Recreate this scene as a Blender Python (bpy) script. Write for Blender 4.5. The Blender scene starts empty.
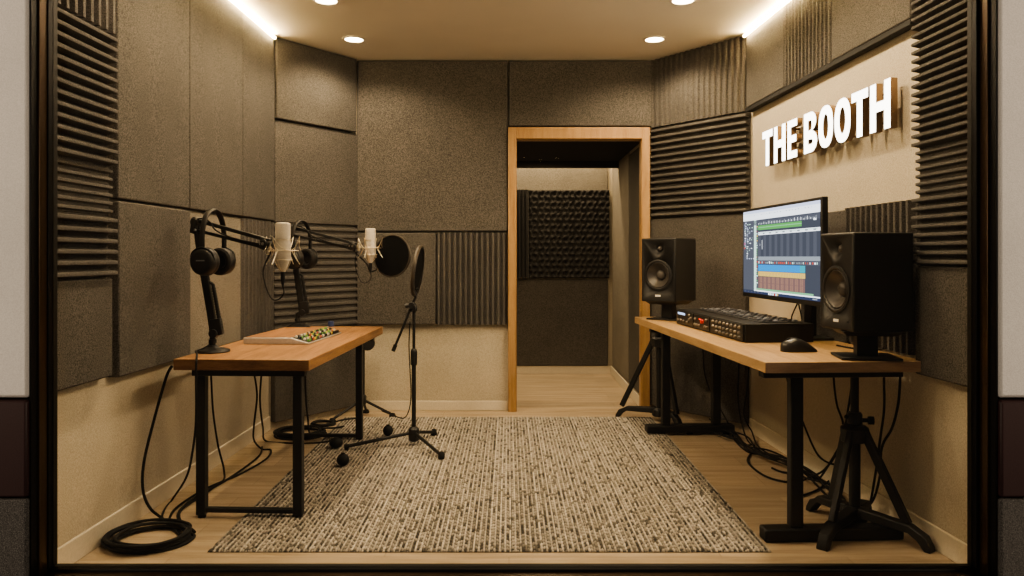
import bpy, bmesh, math, random
import numpy as np
from mathutils import Vector, Matrix, Quaternion
random.seed(7)
RNG = np.random.default_rng(7)
scene = bpy.context.scene
COL = scene.collection
PI = math.pi
F = 760.0; CX, CY, CAMZ = 509.0, 257.0, 1.2

# ------------------------------------------------------------------ helpers
def at(px, py, Y):
    return Vector(((px-CX)*Y/F, Y, CAMZ-(py-CY)*Y/F))
def on(px, py, z=0.0):
    Y = (CAMZ-z)*F/(py-CY)
    return Vector(((px-CX)*Y/F, Y, z))

class MB:
    def __init__(s): s.v=[]; s.f=[]; s.m=[]
    def add(s, vs, fs, mi=0):
        n=len(s.v); s.v += [Vector(v) for v in vs]
        for f in fs: s.f.append(tuple(i+n for i in f)); s.m.append(mi)
        return s
    def box(s, lo, hi, mi=0, M=None):
        x0,y0,z0=lo; x1,y1,z1=hi
        vs=[Vector(p) for p in ((x0,y0,z0),(x1,y0,z0),(x1,y1,z0),(x0,y1,z0),(x0,y0,z1),(x1,y0,z1),(x1,y1,z1),(x0,y1,z1))]
        if M is not None: vs=[M@v for v in vs]
        return s.add(vs,[(3,2,1,0),(4,5,6,7),(0,1,5,4),(1,2,6,5),(2,3,7,6),(3,0,4,7)],mi)
    def cbox(s, c, size, mi=0, M=None):
        c=Vector(c); h=Vector(size)/2
        return s.box(c-h,c+h,mi,M)
    def prism(s, poly, z0, z1, mi=0):
        n=len(poly)
        vs=[(p[0],p[1],z0) for p in poly]+[(p[0],p[1],z1) for p in poly]
        fs=[tuple(range(n-1,-1,-1)),tuple(range(n,2*n))]+[(i,(i+1)%n,n+(i+1)%n,n+i) for i in range(n)]
        return s.add(vs,fs,mi)
    def beam(s, p0, p1, w, h, mi=0, up=(0,0,1)):
        p0=Vector(p0); p1=Vector(p1); d=p1-p0; L=d.length; d=d/L
        u=Vector(up)
        if abs(d.dot(u))>.98: u=Vector((0,1,0))
        x=d.cross(u).normalized(); y=x.cross(d).normalized()
        M=Matrix(((x.x,d.x,y.x,p0.x),(x.y,d.y,y.y,p0.y),(x.z,d.z,y.z,p0.z),(0,0,0,1)))
        return s.box((-w/2,0,-h/2),(w/2,L,h/2),mi,M)
    def cyl(s, p0, p1, r0, r1=None, seg=20, mi=0, cap=True):
        if r1 is None: r1=r0
        return s.lathe([(r0,0),(r1,(Vector(p1)-Vector(p0)).length)],p0,Vector(p1)-Vector(p0),seg,mi,cap)
    def lathe(s, prof, o=(0,0,0), axis=(0,0,1), seg=32, mi=0, cap=True):
        o=Vector(o); q=Vector((0,0,1)).rotation_difference(Vector(axis).normalized())
        vs=[];fs=[]
        for r,h in prof:
            for k in range(seg):
                a=2*PI*k/seg
                vs.append(o+q@Vector((r*math.cos(a),r*math.sin(a),h)))
        for i in range(len(prof)-1):
            for k in range(seg):
                k2=(k+1)%seg
                fs.append((i*seg+k,i*seg+k2,(i+1)*seg+k2,(i+1)*seg+k))
        if cap:
            if prof[0][0]>1e-6: fs.append(tuple(range(seg-1,-1,-1)))
            if prof[-1][0]>1e-6: fs.append(tuple(range((len(prof)-1)*seg,len(prof)*seg)))
        return s.add(vs,fs,mi)
    def ball(s, c, r, seg=20, sc=(1,1,1), mi=0):
        n=seg//2; c=Vector(c); vs=[];fs=[]
        for i in range(n+1):
            t=PI*i/n
            for k in range(seg):
                a=2*PI*k/seg
                vs.append(c+Vector((r*sc[0]*math.sin(t)*math.cos(a),r*sc[1]*math.sin(t)*math.sin(a),-r*sc[2]*math.cos(t))))
        for i in range(n):
            for k in range(seg):
                k2=(k+1)%seg
                fs.append((i*seg+k,i*seg+k2,(i+1)*seg+k2,(i+1)*seg+k))
        return s.add(vs,fs,mi)
    def tube(s, pts, r, seg=10, mi=0, closed=False, smooth=6):
        P=[Vector(p) for p in pts]
        if smooth>1: P=catmull(P,smooth,closed)
        n=len(P); vs=[];fs=[]
        nrm=None
        for i in range(n):
            if closed: t=P[(i+1)%n]-P[i-1]
            else: t=P[min(i+1,n-1)]-P[max(i-1,0)]
            t=t.normalized() if t.length>1e-9 else Vector((0,0,1))
            if nrm is None:
                a=Vector((0,0,1)) if abs(t.z)<.9 else Vector((1,0,0))
                nrm=(a-t*a.dot(t)).normalized()
            else:
                nrm=nrm-t*nrm.dot(t)
                nrm=nrm.normalized() if nrm.length>1e-6 else t.orthogonal().normalized()
            b=t.cross(nrm)
            for k in range(seg):
                an=2*PI*k/seg
                vs.append(P[i]+nrm*(r*math.cos(an))+b*(r*math.sin(an)))
        for i in range(n if closed else n-1):
            j=(i+1)%n
            for k in range(seg):
                k2=(k+1)%seg
                fs.append((i*seg+k,i*seg+k2,j*seg+k2,j*seg+k))
        if not closed:
            fs.append(tuple(range(seg-1,-1,-1))); fs.append(tuple(range((n-1)*seg,n*seg)))
        return s.add(vs,fs,mi)
    def build(s, name, mats, parent=None, origin=None, bevel=0.0, smooth=True, rotz=0.0, local=False, ang=35):
        """world coordinates unless local; parent's base (unrotated) or origin is taken off the vertices"""
        o=Vector((0,0,0))
        if not local:
            if parent is not None: o=Vector(base_of(parent))
            elif origin is not None: o=Vector(origin)
        me=bpy.data.meshes.new(name)
        me.from_pydata([tuple(v-o) for v in s.v],[],s.f)
        if not isinstance(mats,(list,tuple)): mats=[mats]
        for m in mats: me.materials.append(m)
        me.polygons.foreach_set('material_index',s.m)
        bm=bmesh.new(); bm.from_mesh(me)
        bmesh.ops.recalc_face_normals(bm,faces=bm.faces[:]); bm.to_mesh(me); bm.free()
        if smooth:
            me.polygons.foreach_set('use_smooth',[True]*len(me.polygons))
            me.set_sharp_from_angle(angle=math.radians(ang))
        me.update()
        ob=bpy.data.objects.new(name,me); COL.objects.link(ob)
        if parent is not None: ob.parent=parent
        elif origin is not None:
            ob.location=origin; ob.rotation_euler=(0,0,rotz)
        if bevel>0:
            b=ob.modifiers.new('Bevel','BEVEL'); b.width=bevel; b.segments=2; b.limit_method='ANGLE'; b.angle_limit=math.radians(40)
        return ob

def base_of(o):
    while o.parent is not None: o=o.parent
    return o.location

def catmull(P, n, closed=False):
    out=[]; m=len(P)
    rng=range(m) if closed else range(m-1)
    for i in rng:
        if closed: a,b,c,d=P[i-1],P[i],P[(i+1)%m],P[(i+2)%m]
        else: a,b,c,d=P[max(i-1,0)],P[i],P[i+1],P[min(i+2,m-1)]
        for k in range(n):
            t=k/n
            out.append(.5*((2*b)+(c-a)*t+(2*a-5*b+4*c-d)*t*t+(3*b-a-3*c+d)*t**3))
    if not closed: out.append(P[-1])
    return out

def tag(o, label, cat, group=None, kind=None):
    o['label']=label; o['category']=cat
    if group: o['group']=group
    if kind: o['kind']=kind
    return o
def thing(name, label, cat, loc=(0,0,0), rz=0.0, group=None):
    o=bpy.data.objects.new(name,None); COL.objects.link(o)
    o.empty_display_size=.05
    o.location=loc; o.rotation_euler=(0,0,rz)
    return tag(o,label,cat,group)
def struct(o):
    o['kind']='structure'; return o
def dup(root, loc, rz, label):
    r=root.copy(); COL.objects.link(r); r.location=loc; r.rotation_euler=(0,0,rz); r['label']=label
    for ch in list(root.children):
        c=ch.copy(); COL.objects.link(c); c.parent=r
        for g in list(ch.children):
            d=g.copy(); COL.objects.link(d); d.parent=c
    return r
def plabel(o, t): o['label']=t; return o

# ------------------------------------------------------------------ materials
def newmat(name):
    m=bpy.data.materials.new(name); m.use_nodes=True
    nt=m.node_tree; b=nt.nodes['Principled BSDF']
    return m, nt, b
def N(nt, t, **kw):
    n=nt.nodes.new(t)
    for k,v in kw.items():
        if k in n.inputs: n.inputs[k].default_value=v
        else: setattr(n,k,v)
    return n
def rgb(c): return (c[0],c[1],c[2],1)
def ramp(nt, fac, stops):
    r=nt.nodes.new('ShaderNodeValToRGB'); e=r.color_ramp.elements
    while len(e)<len(stops): e.new(.5)
    for el,(p,c) in zip(e,stops): el.position=p; el.color=rgb(c)
    nt.links.new(fac,r.inputs[0]); return r
def coords(nt, scale=(1,1,1), rot=(0,0,0)):
    tc=nt.nodes.new('ShaderNodeTexCoord'); mp=nt.nodes.new('ShaderNodeMapping')
    mp.inputs['Scale'].default_value=scale; mp.inputs['Rotation'].default_value=rot
    nt.links.new(tc.outputs['Object'],mp.inputs[0]); return mp.outputs[0]
def bump(nt, b, h, strength, dist=.002):
    n=N(nt,'ShaderNodeBump',Strength=strength,Distance=dist)
    nt.links.new(h,n.inputs['Height']); nt.links.new(n.outputs[0],b.inputs['Normal'])

def speckle(name, c0, c1, scale=260, rough=.95, bstr=.6, bdist=.003, lo=.35, hi=.65, big=3.0, bigamt=.10, spec=.2, stretch=(1,1,1)):
    m,nt,b=newmat(name); co=coords(nt,stretch)
    n=N(nt,'ShaderNodeTexNoise',Scale=scale,Detail=3.0,Roughness=.6); nt.links.new(co,n.inputs['Vector'])
    r=ramp(nt,n.outputs['Fac'],[(lo,c0),(hi,c1)])
    n2=N(nt,'ShaderNodeTexNoise',Scale=big,Detail=2.0); nt.links.new(co,n2.inputs['Vector'])
    mr=N(nt,'ShaderNodeMapRange'); mr.inputs[1].default_value=.3; mr.inputs[2].default_value=.7
    mr.inputs[3].default_value=1-bigamt; mr.inputs[4].default_value=1+bigamt*.6
    nt.links.new(n2.outputs['Fac'],mr.inputs[0])
    mx=N(nt,'ShaderNodeVectorMath',operation='SCALE')
    nt.links.new(r.outputs[0],mx.inputs[0]); nt.links.new(mr.outputs[0],mx.inputs['Scale'])
    nt.links.new(mx.outputs[0],b.inputs['Base Color'])
    b.inputs['Roughness'].default_value=rough
    b.inputs['Specular IOR Level'].default_value=spec
    bump(nt,b,n.outputs['Fac'],bstr,bdist)
    return m
def plain(name, c, rough=.5, metal=0.0, spec=.5, grain=0.06, scale=80, bstr=.05):
    m,nt,b=newmat(name); co=coords(nt)
    n=N(nt,'ShaderNodeTexNoise',Scale=scale,Detail=2.0); nt.links.new(co,n.inputs['Vector'])
    a=[max(0,x*(1-grain)) for x in c]; d=[min(1,x*(1+grain)) for x in c]
    r=ramp(nt,n.outputs['Fac'],[(.3,a),(.7,d)])
    nt.links.new(r.outputs[0],b.inputs['Base Color'])
    b.inputs['Roughness'].default_value=rough; b.inputs['Metallic'].default_value=metal
    b.inputs['Specular IOR Level'].default_value=spec
    bump(nt,b,n.outputs['Fac'],bstr,.0006)
    return m
def emit(name, c, s):
    m=bpy.data.materials.new(name); m.use_nodes=True; nt=m.node_tree
    nt.nodes.remove(nt.nodes['Principled BSDF'])
    e=N(nt,'ShaderNodeEmission',Strength=s); e.inputs[0].default_value=rgb(c)
    nt.links.new(e.outputs[0],nt.nodes['Material Output'].inputs[0]); return m
def wood(name, stops, stretch, rough=.45, fine=1.0):
    m,nt,b=newmat(name); co=coords(nt,stretch)
    n=N(nt,'ShaderNodeTexNoise',Scale=2.2,Detail=6.0,Roughness=.62,Distortion=.6); nt.links.new(co,n.inputs['Vector'])
    n2=N(nt,'ShaderNodeTexNoise',Scale=11.0,Detail=4.0); nt.links.new(co,n2.inputs['Vector'])
    mx=N(nt,'ShaderNodeMath',operation='MULTIPLY_ADD'); mx.inputs[1].default_value=.35*fine
    nt.links.new(n2.outputs['Fac'],mx.inputs[0]); nt.links.new(n.outputs['Fac'],mx.inputs[2])
    r=ramp(nt,mx.outputs[0],stops); nt.links.new(r.outputs[0],b.inputs['Base Color'])
    b.inputs['Roughness'].default_value=rough
    b.inputs['Specular IOR Level'].default_value=.35
    bump(nt,b,n2.outputs['Fac'],.12,.0008)
    return m

FELT  = speckle('felt_charcoal',(.041,.0378,.0345),(.138,.128,.116),scale=190,bstr=.9,lo=.36,hi=.64)
FELTW = speckle('felt_warm_grey',(.040,.037,.0335),(.130,.121,.109),scale=190,bstr=.9,lo=.36,hi=.64)
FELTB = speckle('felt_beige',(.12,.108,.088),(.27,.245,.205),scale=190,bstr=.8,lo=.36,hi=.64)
FOAM  = speckle('foam_charcoal',(.048,.0445,.041),(.145,.135,.125),scale=260,bstr=.6,bigamt=.15)
FOAMB = speckle('foam_black',(.018,.017,.016),(.05,.047,.044),scale=260,bstr=.5)
PLAST = speckle('plaster_cream',(.40,.355,.28),(.60,.54,.43),scale=170,bstr=.5,bdist=.002,bigamt=.05,rough=.9,lo=.3,hi=.7)
CEILM = speckle('ceiling_paint',(.80,.735,.61),(.83,.765,.64),scale=60,bstr=.05,bigamt=.03,rough=.9)
TRIMW = plain('baseboard_paint',(.66,.60,.49),rough=.5)
HALLW = speckle('hall_plaster',(.60,.585,.56),(.72,.70,.675),scale=300,bstr=.35,bigamt=.05)
HALLP = speckle('hall_plum_tile',(.028,.012,.013),(.05,.024,.024),scale=330,lo=.3,hi=.75,bstr=.1,rough=.5,spec=.4)
HALLG = speckle('hall_granite',(.05,.048,.046),(.27,.255,.24),scale=330,lo=.45,hi=.75,bstr=.4,rough=.8)
BLACK = plain('black_powder_coat',(.012,.012,.012),rough=.5,spec=.4)
BLKPL = plain('black_plastic',(.014,.0135,.013),rough=.42,spec=.45)
RUBB  = plain('black_rubber',(.010,.010,.010),rough=.7,spec=.3)
FRAMEM= plain('window_black_metal',(.010,.0095,.009),rough=.5,spec=.2)
BRONZE= plain('window_bronze',(.10,.065,.04),rough=.35,metal=.8)
STEEL = plain('steel',(.55,.53,.5),rough=.3,metal=1.0)
SILVER= plain('silver_aluminium',(.58,.56,.54),rough=.4,metal=.45)
CHAMP = plain('champagne_metal',(.72,.66,.57),rough=.38,metal=.35)
GRILLE= speckle('mic_grille',(.42,.38,.33),(.75,.69,.60),scale=700,bstr=.5,rough=.4,bigamt=.03)
GOLD  = plain('gold_wire',(.88,.80,.64),rough=.28,metal=.9)
LEATH = plain('black_leatherette',(.016,.014,.013),rough=.55,spec=.4,scale=300,bstr=.3)
CONE  = plain('woofer_cone',(.058,.052,.046),rough=.42,spec=.5)
CAB   = plain('speaker_vinyl',(.013,.0125,.012),rough=.48,spec=.4,scale=400,bstr=.1)
MESHB = plain('pop_mesh',(.006,.006,.006),rough=.9,spec=.1)
RIM   = plain('pop_rim',(.06,.05,.04),rough=.45,metal=.2)
WHITE = plain('white_print',(.8,.8,.78),rough=.5)
GREYP = plain('grey_print',(.18,.18,.18),rough=.5)
BLUEP = plain('blue_plastic',(.04,.06,.16),rough=.3)
WALN  = wood('walnut_top',[(.40,(.13,.062,.027)),(.56,(.26,.136,.062)),(.78,(.38,.21,.10))],(14,1.0,14))
WALNE = wood('walnut_edge',[(.40,(.085,.04,.02)),(.6,(.15,.075,.036)),(.8,(.21,.11,.052))],(3,30,14))
WALNP = wood('walnut_plate',[(.40,(.17,.08,.035)),(.60,(.30,.15,.07)),(.80,(.38,.20,.095))],(14,1.2,14))
OAK   = wood('oak_top',[(.40,(.31,.19,.090)),(.60,(.41,.265,.130)),(.80,(.49,.325,.168))],(12,.9,12))
OAKE  = wood('oak_edge',[(.40,(.20,.13,.082)),(.60,(.28,.185,.12)),(.80,(.34,.23,.15))],(2,30,20))
CASE  = wood('door_casing',[(.40,(.27,.158,.070)),(.60,(.36,.218,.100)),(.80,(.42,.262,.125))],(14,14,1.0))
DARKC = plain('shaded_soffit',(.03,.028,.026),rough=.9,spec=.1)  # dark tone stands in for how little light reaches the passage ceiling
LEDM  = emit('led_warm',(1,.74,.38),140.0)
LENS  = emit('downlight_lens',(1,.80,.52),22.0)
SIGNF = emit('sign_face',(1,.95,.85),5.0)
SIGNS = plain('sign_side',(.20,.125,.065),rough=.45,metal=.2)

def floor_mat():
    m,nt,b=newmat('oak_floor')
    tc=nt.nodes.new('ShaderNodeTexCoord')
    br=N(nt,'ShaderNodeTexBrick',Scale=1.0); br.offset=.37
    br.inputs['Brick Width'].default_value=1.35; br.inputs['Row Height'].default_value=.19
    br.inputs['Mortar Size'].default_value=.0012; br.inputs['Mortar Smooth'].default_value=.3
    br.inputs['Color1'].default_value=(.86,.86,.86,1); br.inputs['Color2'].default_value=(1.08,1.06,1.04,1); br.inputs['Mortar'].default_value=(.45,.42,.4,1)
    nt.links.new(tc.outputs['Object'],br.inputs['Vector'])
    mp=nt.nodes.new('ShaderNodeMapping'); mp.inputs['Scale'].default_value=(1.0,11,1); nt.links.new(tc.outputs['Object'],mp.inputs[0])
    n=N(nt,'ShaderNodeTexNoise',Scale=1.8,Detail=6.0,Roughness=.6,Distortion=.5); nt.links.new(mp.outputs[0],n.inputs['Vector'])
    r=ramp(nt,n.outputs['Fac'],[(.32,(.32,.25,.17)),(.5,(.43,.345,.245)),(.7,(.51,.42,.31))])
    mx=N(nt,'ShaderNodeVectorMath',operation='MULTIPLY'); nt.links.new(r.outputs[0],mx.inputs[0]); nt.links.new(br.outputs['Color'],mx.inputs[1])
    nt.links.new(mx.outputs[0],b.inputs['Base Color']); b.inputs['Roughness'].default_value=.42
    b.inputs['Specular IOR Level'].default_value=.35
    bump(nt,b,n.outputs['Fac'],.08,.001); return m
FLOORM=floor_mat()

def glass_mat():
    m=bpy.data.materials.new('window_glass'); m.use_nodes=True; nt=m.node_tree
    nt.nodes.remove(nt.nodes['Principled BSDF'])
    t=N(nt,'ShaderNodeBsdfTransparent'); t.inputs[0].default_value=(.985,.985,.98,1)
    g=N(nt,'ShaderNodeBsdfGlossy',Roughness=.02); g.inputs[0].default_value=(1,1,1,1)
    lw=N(nt,'ShaderNodeFresnel',IOR=1.35)
    mx=nt.nodes.new('ShaderNodeMixShader')
    nt.links.new(lw.outputs[0],mx.inputs[0]); nt.links.new(t.outputs[0],mx.inputs[1]); nt.links.new(g.outputs[0],mx.inputs[2])
    nt.links.new(mx.outputs[0],nt.nodes['Material Output'].inputs[0]); return m
GLASS=glass_mat()

# ------------------------------------------------------------------ room plan
H=2.73
class Wall:
    def __init__(s,P,Q):
        s.P=Vector((P[0],P[1],0)); s.Q=Vector((Q[0],Q[1],0)); d=s.Q-s.P; s.L=d.length; s.e=d/s.L
        s.n=Vector((s.e.y,-s.e.x,0))
    def pt(s,u,d,z): return s.P+s.e*u+s.n*d+Vector((0,0,z))
    def U(s,px,d):
        k=(px-CX)/F   # x = k*y
        o=s.P+s.n*d
        # (o.x+e.x u) = k (o.y+e.y u)
        return (k*o.y-o.x)/(s.e.x-k*s.e.y)
    def slab(s,mb,u0,u1,z0,z1,d0,d1,mi=0):
        vs=[s.pt(u0,d0,z0),s.pt(u1,d0,z0),s.pt(u1,d1,z0),s.pt(u0,d1,z0),s.pt(u0,d0,z1),s.pt(u1,d0,z1),s.pt(u1,d1,z1),s.pt(u0,d1,z1)]
        return mb.add(vs,[(3,2,1,0),(4,5,6,7),(0,1,5,4),(1,2,6,5),(2,3,7,6),(3,0,4,7)],mi)
L0=(-1.722,2.70); L1=(-1.67,5.30); L2=(-1.20,5.95); R2=(1.13,5.95); R1=(1.663,5.25); R0=(1.778,2.70)
WL=Wall(L0,L1); WLC=Wall(L1,L2); WB=Wall(L2,R2); WRC=Wall(R2,R1); WR=Wall(R1,R0)
DX0,DX1,DZ=.055,1.03,2.115     # doorway

b=MB(); b.box((-2.1,2.50,-.12),(2.1,8.1,0)); struct(b.build('floor',FLOORM,smooth=False))
b=MB(); b.box((-2.0,2.56,H),(2.0,6.08,H+.1)); struct(b.build('ceiling',CEILM,smooth=False))
for w,nm,o0,o1 in ((WL,'wall_left',0,.05),(WLC,'wall_back_left_corner',.0,.0),(WRC,'wall_back_right_corner',0,0),(WR,'wall_right',.05,0)):
    b=MB(); w.slab(b,-o0,w.L+o1,0,H,-.1,0); struct(b.build(nm,PLAST,smooth=False))
b=MB(); WB.slab(b,-.05,DX0-L2[0],0,H,-.03,0); WB.slab(b,DX0-L2[0],DX1-L2[0],DZ,H,-.03,0); WB.slab(b,DX1-L2[0],WB.L+.05,0,H,-.03,0)
struct(b.build('wall_back',PLAST,smooth=False))
# front wall towards the hall: plaster, plum band and granite band each side
for sx,xe in ((-1,-1.617),(1,1.648)):
    side='left' if sx<0 else 'right'
    x0,x1=sorted((xe,sx*3.2))
    def q(dx): return (x0,x1-dx) if sx<0 else (x0+dx,x1)
    b=MB(); a=q(0.0); b.box((a[0],2.555,.725),(a[1],2.699,H)); struct(b.build('wall_front_'+side,HALLW,bevel=.012))
    a=q(0); b=MB(); b.box((a[0],2.545,.393),(a[1],2.699,.718)); struct(b.build('trim_1' if sx<0 else 'trim_2',HALLP,bevel=.008))
    b=MB(); b.box((a[0],2.545,0),(a[1],2.699,.387)); struct(b.build('trim_3' if sx<0 else 'trim_4',HALLG,bevel=.008))
b=MB(); b.box((-1.617,2.555,2.46),(1.648,2.699,H)); struct(b.build('wall_front_header',HALLW,smooth=False))
# window
wn=bpy.data.objects.new('window_1',None); COL.objects.link(wn); wn['kind']='structure'; wn.location=(0,2.63,0)
def frame_ring(mb,x0,x1,z0,z1,y0,y1,t):
    mb.box((x0-t,y0,0),(x0,y1,z1+t)); mb.box((x1,y0,0),(x1+t,y1,z1+t)); mb.box((x0,y0,z1),(x1,y1,z1+t)); mb.box((x0,y0,0.0),(x1,y1,z0))
b=MB(); frame_ring(b,-1.6165,1.6475,.098,2.44,2.562,2.60,.0); b.v=[];b.f=[];b.m=[]
b.box((-1.617,2.562,0),(-1.612,2.60,2.46)); b.box((1.643,2.562,0),(1.648,2.60,2.46)); b.box((-1.612,2.562,0),(1.643,2.60,.100)); b.box((-1.612,2.562,2.44),(1.643,2.60,2.46))
b.build('outer_frame',FRAMEM,wn,bevel=.002)
b=MB(); b.box((-1.617,2.60,0),(-1.607,2.645,2.46)); b.box((1.637,2.60,0),(1.648,2.645,2.46)); b.box((-1.607,2.60,0),(1.637,2.645,.104)); b.box((-1.607,2.60,2.43),(1.637,2.645,2.46))
b.build('glazing_bead',BRONZE,wn,bevel=.002)
b=MB(); b.box((-1.617,2.645,0),(-1.603,2.70,2.46)); b.box((1.627,2.645,0),(1.648,2.70,2.46)); b.box((-1.603,2.645,0),(1.627,2.70,.112)); b.box((-1.603,2.645,2.42),(1.627,2.70,2.46))
b.build('inner_frame',FRAMEM,wn,bevel=.002)
b=MB(); b.box((-1.603,2.668,.112),(1.627,2.674,2.42)); b.build('glass_pane',GLASS,wn,smooth=False)
# baseboards
b=MB(); WL.slab(b,.06,WL.L-.02,0,.095,.001,.014); struct(b.build('baseboard_left',TRIMW,bevel=.003))
b=MB(); WR.slab(b,.03,WR.L-.06,0,.095,.001,.014); struct(b.build('baseboard_right',TRIMW,bevel=.003))
b=MB(); WB.slab(b,.01,DX0-.065-L2[0],0,.075,.001,.014); struct(b.build('baseboard_back',TRIMW,bevel=.003))
# door casing
dr=bpy.data.objects.new('door_1',None); COL.objects.link(dr); dr['kind']='structure'; dr.location=(.54,5.9,0)
b=MB(); y0=5.88; cw=.062
b.box((DX0-cw,y0,0),(DX0,5.949,DZ+.09)); b.box((DX1,y0,0),(DX1+cw,5.949,DZ+.09)); b.box((DX0,y0,DZ),(DX1,5.949,DZ+.09))
b.build('door_casing',CASE,dr,bevel=.004)
b=MB(); b.box((DX0-.001,5.90,0),(DX0+.005,5.985,DZ)); b.box((DX1-.005,5.90,0),(DX1+.001,5.985,DZ)); b.box((DX0+.005,5.90,DZ-.005),(DX1-.005,5.985,DZ+.001))
b.build('door_jamb',CASE,dr,bevel=.002)
# passage beyond the doorway
CXR=1.055; FY=7.8
b=MB(); b.box((-1.3,FY,0),(CXR+.1,FY+.1,2.6)); struct(b.build('wall_passage_end',PLAST,smooth=False))
b=MB(); b.box((CXR+.012,5.986,0),(CXR+.1,FY,2.6)); struct(b.build('wall_passage_right',PLAST,smooth=False))
b=MB(); b.box((-1.4,5.986,0),(-1.3,FY,2.6)); struct(b.build('wall_passage_left',PLAST,smooth=False))
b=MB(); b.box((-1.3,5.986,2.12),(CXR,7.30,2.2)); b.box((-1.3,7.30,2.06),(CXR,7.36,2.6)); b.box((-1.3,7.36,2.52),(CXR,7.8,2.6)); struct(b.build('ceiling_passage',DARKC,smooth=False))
b=MB(); b.box((-1.3,FY-.016,0),(CXR,FY-.001,.085)); struct(b.build('baseboard_passage_end',TRIMW,bevel=.003))
b=MB(); b.box((CXR-.016,5.99,0),(CXR-.002,FY-.017,.085)); struct(b.build('baseboard_passage_right',TRIMW,bevel=.003))

# ------------------------------------------------------------------ acoustic panels
def felt(w,u0,u1,z0,z1,t,label,mat=FELT,group=None,name='felt_panel'):
    b=MB(); g=.0025; w.slab(b,u0+g,u1-g,z0+g,z1-g,.001,t)
    o=b.build(name,mat,origin=w.pt((u0+u1)/2,0,z0),bevel=.007)
    return tag(o,label,'acoustic panel',group)
def ridged(w,u0,u1,z0,z1,t,amp,n,vertical,label,mat=FOAM,group=None,power=.62,name='ridged_foam_panel'):
    """foam with n wedges; t is the depth at the crest"""
    b=MB(); K=12; g=.0004; u0+=g;u1-=g;z0+=g;z1-=g
    a0,a1=(u0,u1) if vertical else (z0,z1)
    prof=[]
    for i in range(n*K+1):
        x=i/(n*K); ph=(i%K)/K
        c=max(0,min(1,((.5-.5*math.cos(2*PI*ph))-.30)/.45))
        c=c*c*(3-2*c)*.9+.1*(.5-.5*math.cos(2*PI*ph))
        prof.append((a0+(a1-a0)*x, t-amp+amp*c))
    vs=[];fs=[]
    for a,d in prof:
        for dd in (.001,d):
            for q in ((z0,z1) if vertical else (u0,u1)):
                vs.append(w.pt(a,dd,q) if vertical else w.pt(q,dd,a))
    m=len(prof)
    for i in range(m-1):
        A=4*i;B=4*(i+1)
        fs+= [(A+2,A+3,B+3,B+2),(A,B,B+1,A+1),(A,A+2,B+2,B),(A+1,B+1,B+3,A+3)]
    fs+=[(0,1,3,2),(4*(m-1),4*(m-1)+2,4*(m-1)+3,4*(m-1)+1)]
    b.add(vs,fs)
    o=b.build(name,mat,origin=w.pt((u0+u1)/2,0,z0),ang=60)
    return tag(o,label,'acoustic panel',group)

# --- side wall behind the walnut desk
t=.05; zs=1.447
G='felt panels on the walnut desk wall'
uA=WL.U(117.5,t); uB=WL.U(190,t); uC=WL.U(243,t); uD=WL.U(275,t)
felt(WL,uA,uB,zs,H-.002,t,'tall grey felt panel at ceiling height right beside the ridged foam column, walnut desk wall',FELTW,G)
felt(WL,uB,uC,zs,H-.002,t,'tall grey felt panel above the nearer microphone arm, middle one of the upper row',FELTW,G)
felt(WL,uC,uD,zs,H-.002,t,'narrow tall grey felt panel in the upper row, ending at the angled corner wall',FELTW,G)
felt(WL,uA,uB,.685,zs-.006,t+.006,'large charcoal felt panel below the seam, left of the nearer microphone arm',FELT,G)
felt(WL,uB,uC,.685,zs-.006,t-.012,'beige felt panel behind the headphones hung on the nearer arm',FELTB,G)
ridged(WL,uC,uD,.685,zs-.006,t,.022,9,True,'narrow foam panel with fine upright ridges in the corner behind the walnut desk',FOAM,'foam panels on the walnut desk wall')
tn=.075; u0=.004; u1=WL.U(118,tn)
GF='foam panels on the walnut desk wall'
ridged(WL,u0,u1,2.128,H-.002,tn,.042,9,True,'upright ridged foam square topping the foam column by the walnut desk',FOAM,GF)
ridged(WL,u0,u1,1.5745,2.128,tn,.045,13,False,'foam panel of bold level ridges high on the foam column by the walnut desk',FOAM,GF)
ridged(WL,u0,u1,1.374,1.5745,tn-.022,.018,6,False,'shallow fine ridged foam strip midway down the foam column by the walnut desk',FOAM,GF)
ridged(WL,u0,u1,1.112,1.374,tn,.045,6,False,'lowest foam panel of bold level ridges, above plain felt by the walnut desk',FOAM,GF)
felt(WL,u0,u1,.70,1.114,tn-.02,'plain charcoal felt panel at the foot of the foam column by the coiled cable',FELT,G)
# --- angled corner behind the walnut desk
t=.05
a=WLC.U(274.5,t); c=WLC.U(359,t)
GC='panels on the corner by the walnut desk'
felt(WLC,WLC.U(276.5,t+.02),WLC.U(357,t+.02),2.16,H-.002,t+.02,'raised grey felt panel under the ceiling on the corner behind the walnut desk',FELTW,GC)
felt(WLC,a,c,1.44,2.15,t,'grey felt panel on the angled corner, between the raised top panel and ridged foam',FELT,GC)
ridged(WLC,a,c,.67,1.432,t,.02,15,False,'level ridged foam panel behind the farther microphone arm and headphones',FOAM,GC)
felt(WLC,a,c,.045,.665,t,'dark felt panel under the walnut desk, reaching almost to the floor',FELT,GC)
# --- back wall
t=.05; x0=L2[0]
GB='panels on the back wall'
a=WB.U(356.5,t); m=WB.U(436,t); c=WB.U(508,t); e=WB.U(652,t)
felt(WB,a,c,1.398,H-.002,t,'very large grey felt panel covering the upper back wall beside the doorway',FELT,GB)
felt(WB,c+.004,e,2.215,H-.002,t,'wide grey felt panel on the back wall directly above the doorway',FELT,GB)
felt(WB,a,m,.673,1.39,t,'grey felt panel on the back wall behind the disc of the pop filter',FELT,GB)
ridged(WB,m,c-.01,.673,1.39,t,.025,13,True,'upright ridged foam panel on the back wall, left of the doorway',FOAM,GB)
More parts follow.
